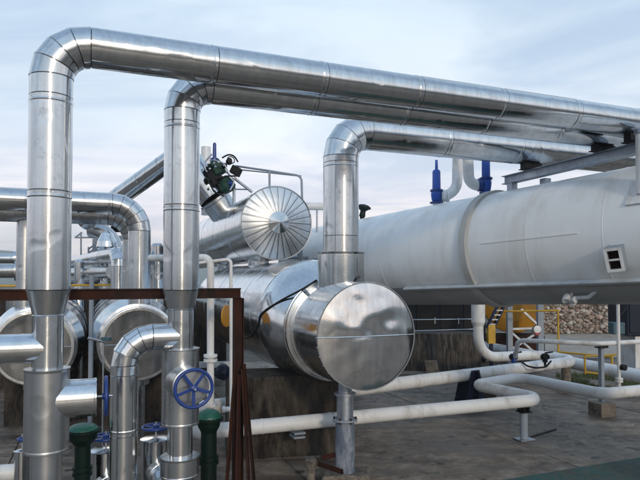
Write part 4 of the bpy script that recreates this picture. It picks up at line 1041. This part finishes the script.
# pipe coming down slantwise to an elbow
i0_ = P(119, 250, 10.2); far_i = P(60, 273.5, 17)
I = thing('insulated_pipe', vec(i0_.x, i0_.y, .9), 'silver pipe from the left distance with an elbow down beside the twin bends', 'pipe')
far_i.z = i0_.z = P(119, 254, 10.2).z
jacket_run(I, [far_i, i0_, vec(i0_.x, i0_.y, .6)], .135, M['alu'], .22, 4, 1.1)
far2 = P(40, 283, 16); n2_ = P(112, 272, 11.0); n2_.z = far2.z = P(112, 272, 11.0).z
tag(MB().tube([far2, n2_], .12, 24).build('insulated_pipe', M['alu_dull']), 'lower silver pipe running below the slanting elbow pipe at left', 'pipe')
hd = thing('header_pipe', P(110, 290, 14.6), 'distant dull silver header pipe behind the slanting elbow pipe', 'pipe')
for k in range(5):
    a = P(52 + k*24, 277, 14.9 + k*.12); b = P(76 + k*24, 277, 15.02 + k*.12); ln = (b-a).length
    MB().lathe(a, b-a, [(0, .22), (.004, .235), (ln-.05, .235), (ln-.045, .242), (ln-.004, .242), (ln, .22)], 32, False, False).build('jacket_section', M['alu_dull'], hd)
for px, rr, Yq, lb in ((79, .10, 12.2, 'slim silver riser left of the slender dark post'), (157, .13, 11.2, 'slim silver riser just left of the second overhead riser'), (104, .085, 12.8, 'thinnest silver riser behind the slanting elbow pipe')):
    q = P(px, 290, Yq); tq = P(px, 262 if px != 157 else 246, Yq).z
    o = thing('slim_riser', vec(q.x, q.y, .5), lb, 'pipe', 'slim risers behind the left vessels')
    MB().lathe(vec(q.x, q.y, .3), ZUP, [(0, rr), (tq-.3, rr), (tq-.25, rr*.6), (tq-.24, .01)], 24).build('jacket_section', M['alu'], o)
    for zf_ in (.55, .8): MB().lathe(vec(q.x, q.y, .3 + (tq-.3)*zf_), ZUP, [(0, rr), (0, rr+.035), (.035, rr+.035), (.035, rr)], 24, False, False).build('flange', M['alu_dull'], o)
# stubs with a flange at the left edge
lf = thing('flanged_pipe', P(8, 290, 12), 'upper silver pipe end with flange at the left edge above the rusty beam', 'pipe')
a = P(-20, 258.5, 12); MB().cyl(a, P(15, 258.5, 12.2), .10, 24).build('tube', M['alu'], lf); MB().lathe(P(14, 258.5, 12.2), V, [(0, .16), (.1, .16)], 28).build('flange', M['alu'], lf)
lf = thing('flanged_pipe', P(8, 290, 11.5), 'lower thicker silver pipe end with flange at the left edge', 'pipe')
MB().cyl(P(-20, 271, 11.5), P(16, 271, 11.7), .14, 24).build('tube', M['alu_dull'], lf); MB().lathe(P(15, 271, 11.7), V, [(0, .2), (.12, .2)], 28).build('flange', M['alu'], lf)
# thin yellow line behind the rusty beam
tag(MB().cyl(P(-10, 286, 10.5), P(118, 285, 11.5), .022, 10).build('yellow_line', M['yellow']), 'thin yellow pipe just above the rusty beam at left', 'pipe')
# far platform with rails
pf = thing('steel_platform', P(100, 290, 15.5), 'distant grey steel platform with railing seen under the twin bends', 'platform')
f = lambda px, py: P(px, py, 15.5)
a = f(96, 238); b = f(96, 290); b.z = 0
MB().box((a+b)/2 + ZUP*.35, vec(.075, 0, 0), vec(0, .075, 0), vec(0, 0, (a.z-b.z)/2)).build('post', M['steelgrey'], pf)
MB().bar(f(96, 238), f(128, 238.5), .12, .14).build('beam', M['galv'], pf)
for a, b in (((81, 232), (81, 263)), ((88.5, 247), (88.5, 262)), ((100, 241), (88.5, 249)), ((100, 245), (88.5, 253)), ((75, 237.5), (94, 237.5)), ((75, 237.5), (82, 232.5))):
    MB().cyl(f(*a), f(*b), .022, 10).build('rail', M['steelgrey'], pf)
gv_ = P(106, 228, 14.5); o = tag(MB().lathe(gv_ - vec(.05, .1, 0), vec(.3, -1, 0), [(0, .13), (.05, .13), (.05, .08), (.1, .08), (.1, .15), (.15, .15)], 24).build('flange_valve', M['yellow']), 'small yellowish flange fitting under the twin bends', 'fitting')
MB().lathe(gv_ + vec(.1, .1, 0), vec(1, 0, 0), [(0, .06), (.1, .1), (.2, .1), (.3, .05)], 18).build('body', M['black'], o)
tag(MB().tube(fillet([P(90, 229, 13.8), P(110, 231, 13.8), P(118, 262, 13.8)], .6, 8), .2, 24).build('elbow_pipe', M['alu_dull']), 'dull silver bend behind the small yellowish fitting', 'pipe')
# distant instruments behind the twin bends
q = P(107, 247, 12.5); tag(MB().lathe(q, ZUP, [(-.35, .16), (-.1, .16), (0, .22), (.12, .2), (.3, .12), (.36, .03)], 28).build('valve_bonnet', M['alu_bright']), 'small pale dome beside the slanting elbow pipe', 'valve')
# slender posts between the two left vessels
q = G(91, 420); pole = thing('slender_post', vec(P(91.5, 300, 7.2).x, 7.2, 0), 'slender dark upright post between the two left vessels', 'post')
MB().box(vec(P(91.5, 300, 7.2).x, 7.2, P(320, 275, 7.2).z/2), vec(.022, 0, 0), vec(0, .022, 0), vec(0, 0, P(320, 275, 7.2).z/2)).build('tube', M['steelgrey'], pole)
q = P(103.5, 342, 6.4); rod = thing('valve_rod', vec(q.x, q.y, 0), 'thin upright rod with a cross handle behind the edge-on handwheel', 'rod')
MB().cyl(vec(q.x, q.y, .35), q, .010, 10).build('rod', M['galv'], rod); MB().cyl(P(88, 338, 6.3), P(105, 342, 6.4), .016, 10).build('handle', M['galv'], rod); MB().box(P(106, 339, 6.4), vec(.05, 0, 0), vec(0, .03, 0), vec(0, 0, .02)).build('clamp', M['teal'], rod)
# insulated stub valves with flat-lying blue handwheels
def stub_valve(px, ytop, ywheel, Y, rp, wr, label, elbow=True, side=1):
    k = Y/FPX; b = P(px, ytop, Y); r = rp*k
    o = thing('stub_valve', vec(b.x, b.y, 0), label, 'valve', 'jacketed valves with flat blue wheels')
    MB().lathe(vec(b.x, b.y, 0), ZUP, [(0, r), (b.z-.015, r), (b.z-.012, r+.004), (b.z-.003, r+.004), (b.z, r-.01), (b.z+.012, .03)], 40).build('jacket', M['alu'], o)
    handwheel(o, vec(b.x, b.y, P(px, ywheel, Y).z), ZUP, wr*k, M['blue'], 5, stem=.12, tube=.013)
    if elbow:
        s = vec(b.x, b.y, b.z-.30); jacket_run(o, [s, s + (-U*.55 + V*.05*side)*.8 , s + (-U*.55 + V*.05*side)*.8 - ZUP*(s.z-.0)], r*.78, M['alu_dull'], r*1.2, 5, .8)
    return o
stub_valve(106, 449, 437, 5.5, 15.5, 14, 'jacketed valve with flat blue wheel just right of the far left riser')
stub_valve(156, 438, 427, 5.75, 14.5, 13, 'jacketed valve with flat blue wheel beside the face-on handwheel riser')
stub_valve(22, 450, 439, 6.0, 7, 4, 'slim jacketed valve with tiny blue wheel at the far left', False)
tag(MB().cyl(P(-12, 474, 6.0), P(17, 472, 6.1), .085, 24).build('horizontal_pipe', M['white']), 'short pale pipe at the bottom left edge', 'pipe')
# green domed valves
def green_valve(px, ytop, ybrim, Y, rd, rb, label, m1, m2):
    k = Y/FPX; b = P(px, ytop, Y); h = (ybrim-ytop)*k
    o = thing('green_valve', vec(b.x, b.y, 0), label, 'valve', 'green domed valves')
    MB().lathe(vec(b.x, b.y, b.z-h), ZUP, [(0, rd*k), (.25*h, rd*k*.97), (.7*h, rd*k*.75), (.95*h, rd*k*.4), (h, rd*k*.12)], 36).build('dome', m1, o)
    MB().lathe(vec(b.x, b.y, b.z-h-.022), ZUP, [(0, rd*k*1.2), (.018, rd*k*1.2)], 36).build('brim', m2, o, bevel=.003)
    MB().lathe(vec(b.x, b.y, b.z-h-.022), -ZUP, [(.0, rd*k*.98), (.06, rd*k*.9), (.12, rb*k), (b.z-h-.022, rb*k)], 32).build('body', m2, o)
    for j in range(8):
        t = j*math.pi/4+.2; MB().lathe(vec(b.x + rd*k*1.1*math.cos(t), b.y + rd*k*1.1*math.sin(t), b.z-h-.035), ZUP, [(0, .008), (.04, .008)], 6).build('bolt', m2, o)
    MB().lathe(vec(b.x, b.y, P(px, ybrim+46, Y).z), ZUP, [(0, rb*k*1.25), (.03, rb*k*1.25), (.03, rb*k), (.05, rb*k), (.05, rb*k*1.25), (.08, rb*k*1.25)], 28).build('flange', m2, o)
green_valve(209, 409, 417.5, 5.9, 12, 7.8, 'green domed valve right of the face-on handwheel riser', M['green'], M['darkgreen'])
green_valve(83, 423.5, 429, 5.2, 14.5, 7.5, 'green domed valve right of the far left riser', M['green'], M['darkgreen'])
tag(MB().tube(fillet([P(205, 466, 6.0), P(210, 471, 5.9), P(213, 482, 5.8), P(211, 500, 5.8)], .06, 6), .012, 10).build('hose', M['black']), 'short black hose beside the right green domed valve', 'hose')

# ------------------------------------------------------------------ white lines between the risers and the vessel
wv_ = thing('white_pipe', P(210, 410, 6.6), 'white upright pipe with flanges between the second riser and the rusty post', 'pipe')
f = lambda px, py, Y=6.7: P(px, py, Y)
MB().tube(fillet([f(150, 258, 7.1), f(210.5, 257.5), f(210.5, 420)], .10, 8), .042, 20).build('tube', M['white'], wv_, smooth=50)
for y in (357, 361.5, 406): MB().lathe(f(210.5, y), ZUP, [(0, .08), (.03, .08)], 24).build('flange', M['white'], wv_)
tw = thing('thin_white_pipe', f(231, 430), 'thin white pipe running down beside the rusty post', 'pipe')
MB().tube(fillet([f(190, 264), f(231, 259), f(231, 428)], .05, 6), .019, 14).build('tube', M['white'], tw, smooth=50)
MB().lathe(f(231, 409), -vec(1, .3, 0), [(0, .03), (.06, .03), (.07, .04), (.1, .04)], 14).build('union', M['white'], tw)
tag(MB().lathe(f(223, 372, 6.9), vec(-.4, -1, .1), [(-.09, .02), (-.07, .06), (0, .1), (.06, .08), (.1, .03)], 28).build('dark_bulb', M['navy']), 'dark round bulb fitting between the white upright pipe and the rusty post', 'fitting')
tag(MB().bar(f(190, 365, 7.2), f(240, 364, 7.3), .06, .07).build('cable_tray', M['galv']), 'short grey tray behind the white upright pipe', 'tray')

# ------------------------------------------------------------------ on top: angled inlet, green actuator valve, handrail
Yk = capC.y + 2.2; kk = Yk/FPX
inl = thing('angled_inlet', P(222, 214, Yk), 'tilted silver inlet on the upper vessel below the green actuator', 'pipe')
a0 = P(188, 163, Yk); a1 = P(214, 198, Yk); a2 = P(224, 211.5, Yk+.1)
MB().lathe(a0, a1-a0, [(0, 15.5*kk), ((a1-a0).length, 15.5*kk)], 40).build('jacket_section', M['alu'], inl)
d = (a2-a1).normalized(); MB().lathe(a1, d, [(.004, 15.5*kk), (.01, 17*kk), (.06, 17*kk), (.08, 15*kk), ((a2-a1).length+.2, 15*kk)], 40).build('jacket_section', M['alu_dull'], inl)
a0 = P(206, 145, Yk+1.2); tag(MB().cyl(P(206, 215, Yk+1.2), P(206, 147, Yk+1.2), 5.2*kk, 28).build('vent_stack', M['white']), 'pale upright stack behind the green actuator', 'pipe')
dg = thing('insulated_pipe', P(118, 210, 12), 'slanting silver pipe climbing behind the second riser to the angled inlet', 'pipe')
g0 = P(84, 222, 13.4); g1_ = P(185, 150, Yk)
d = (g1_-g0); n_ = 5
for k in range(n_):
    a = g0 + d*(k/n_); ln = d.length/n_
    MB().lathe(a, d, [(0, .20), (.004, .212), (ln-.05, .212), (ln-.045, .217), (ln-.004, .217), (ln, .20)], 36, False, False).build('jacket_section', M['alu'], dg)
MB().lathe(g1_, d, [(0, .212), (.12, .19), (.2, .02)], 36).build('end_cap', M['alu'], dg)
# actuator
ac = thing('actuator_valve', P(215, 180, Yk), 'dark green actuator with blue spring cap tilted on the upper vessel', 'valve')
axd = (P(205, 157, Yk-.25) - P(224, 190, Yk-.25)).normalized(); q = lambda px, py, dy=-.25: P(px, py, Yk+dy)
px_ = (P(1, 0, Yk)-P(0, 0, Yk)).normalized(); sdv = axd.cross(vec(0, -1, 0)).normalized()
MB().lathe(q(214.5, 158.5), ZUP, [(0, 1.9*kk), (14*kk, 1.7*kk), (15.5*kk, 1.2*kk)], 18).build('spring_cap', M['blue'], ac)
MB().lathe(q(214.5, 161), ZUP, [(-2*kk, 4.2*kk), (2.5*kk, 4.0*kk), (3.4*kk, 2*kk)], 24).build('spring_base', M['blue'], ac)
MB().box(q(218, 168), sdv*5.5*kk, axd*7*kk, vec(0, 5.5*kk, 0)).build('gear_case', M['midgreen'], ac, bevel=.03)
MB().lathe(q(226, 184), axd, [(-8*kk, 6*kk), (-5*kk, 8*kk), (3*kk, 7*kk), (7*kk, 5*kk)], 28).build('body', M['midgreen'], ac)
MB().box(q(236, 171, -.3), vec(4.6*kk, 0, -2.4*kk), vec(1.8*kk, 0, 3.6*kk), vec(0, 4*kk, 0)).build('motor_case', M['black'], ac, bevel=.02)
MB().lathe(q(229, 162, -.35), vec(.3, -1, .2), [(0, 3.2*kk), (1.2*kk, 3.2*kk), (1.2*kk, 1.6*kk), (4*kk, 1.6*kk), (4*kk, 2.4*kk), (5*kk, 2.4*kk)], 24).build('dial', M['black'], ac)
MB().torus(q(231, 160, -.45), vec(.5, -1, .3), 3.6*kk, .5*kk, 24, 8).build('handwheel', M['black'], ac)
MB().box(q(212, 176, -.3), sdv*3.5*kk, axd*10*kk, vec(0, 3*kk, 0)).build('cylinder_block', M['black'], ac, bevel=.02)
MB().lathe(q(216, 182, -.2), axd, [(-15*kk, 3*kk), (12*kk, 3*kk)], 20).build('side_cylinder', M['darkgreen'], ac)
MB().cyl(q(234, 178), q(252, 192), 1.4*kk, 14).build('strut', M['galv'], ac)
rr_ = random.Random(11)
for k in range(14):
    a = q(rr_.uniform(207, 236), rr_.uniform(160, 190), -.5 - rr_.random()*.1)
    MB().lathe(a, vec(rr_.uniform(-.5, .5), -1, rr_.uniform(-.5, .5)), [(0, 1.1*kk), (1.4*kk, 1.1*kk), (1.6*kk, .6*kk)], 8).build('bolt', M['galv'] if k % 3 else M['black'], ac)
for k, pl2 in enumerate((((207, 172), (203, 164), (212, 154)), ((222, 158), (232, 152), (238, 162)), ((226, 172), (236, 180), (230, 190)), ((208, 180), (214, 192), (224, 196)), ((213, 160), (224, 163), (229, 174)), ((218, 178), (228, 176), (240, 176)))):
    MB().tube(fillet([q(x, y, -.42 - .04*k) for x, y in pl2], .15, 5), .8*kk, 8).build('tubing', M['black'] if k % 2 else M['galv'], ac)
for k, (x, y) in enumerate(((221, 178), (211, 168), (231, 186), (224, 166), (206, 181))):
    MB().lathe(q(x, y, -.36), vec(.4*(k-2), -1, .3*(k % 3)), [(0, 2.8*kk), (2*kk, 2.8*kk), (2*kk, 1.6*kk), (4.5*kk, 1.6*kk), (4.5*kk, 2.2*kk), (5.5*kk, 2.0*kk)], 12).build('fitting', M[('black', 'darkgreen', 'blue')[k % 3]], ac)
hr = thing('handrail', P(270, 190, Yk-.6), 'thin grey handrail standing on top of the upper vessel', 'handrail')
f = lambda px, py, Y=Yk-1.2: P(px, py, Y)
MB().tube(fillet([f(236, 166, Yk-.2), f(270, 171), f(301.5, 176), f(302.5, 215)], .12, 6), .022, 10).build('top_rail', M['steelgrey'], hr, smooth=50)
MB().cyl(f(238, 169.5, Yk), f(301, 176, Yk-1.1), .015, 8).build('cable_rail', M['steelgrey'], hr)
MB().cyl(f(269.5, 171), f(269.5, 195), .022, 10).build('post', M['steelgrey'], hr)
MB().cyl(f(234, 186, Yk-.2), f(234, 205, Yk-.2), .03, 10).build('post', M['galv'], hr); MB().cyl(f(223, 189, Yk-.2), f(250, 189.5, Yk-.2), .016, 8).build('toe_rail', M['galv'], hr)
# thin rails between the vessels and the tank
rl = thing('service_rail', P(296, 262, 11.5), 'thin dark service rails between the upper vessel and the third riser', 'rail')
MB().cyl(P(262, 258, 11.6), P(322, 257.5, 12), .03, 10).build('rail', M['steelgrey'], rl); MB().cyl(P(262, 266, 10.9), P(322, 259.5, 11.2), .03, 10).build('rail', M['black'], rl)
for x0, x1 in ((298, 300), (301.5, 301.5)): MB().cyl(P(x0, 246, 11.5), P(x1, 268, 11.5), .025, 10).build('upright', M['steelgrey'], rl)
# struts under the big tank rail by the end plate
for k, (a, b) in enumerate((((404, 301), (411, 290)), ((407.5, 301), (414.5, 290)))):
    tag(MB().cyl(P(*a, 12.5), P(*b, 12.5), .02, 8).build('thin_strut', M['galv']), ('left' if k == 0 else 'right') + ' of two thin slanting struts right of the flat end plate', 'strut', 'slanting struts by the end plate')
for k, (y0, y1) in enumerate(((320, 319), (331.5, 329))):
    tag(MB().cyl(P(395, y0, 13.6), P(478, y1, 13.9), .012, 8).build('cable', M['galv']), ('upper' if k == 0 else 'lower') + ' thin cable stretched in the dark gap below the big tank', 'cable', 'thin cables below the tank')

for o in bpy.data.objects:
    if '_o' in o: del o['_o']
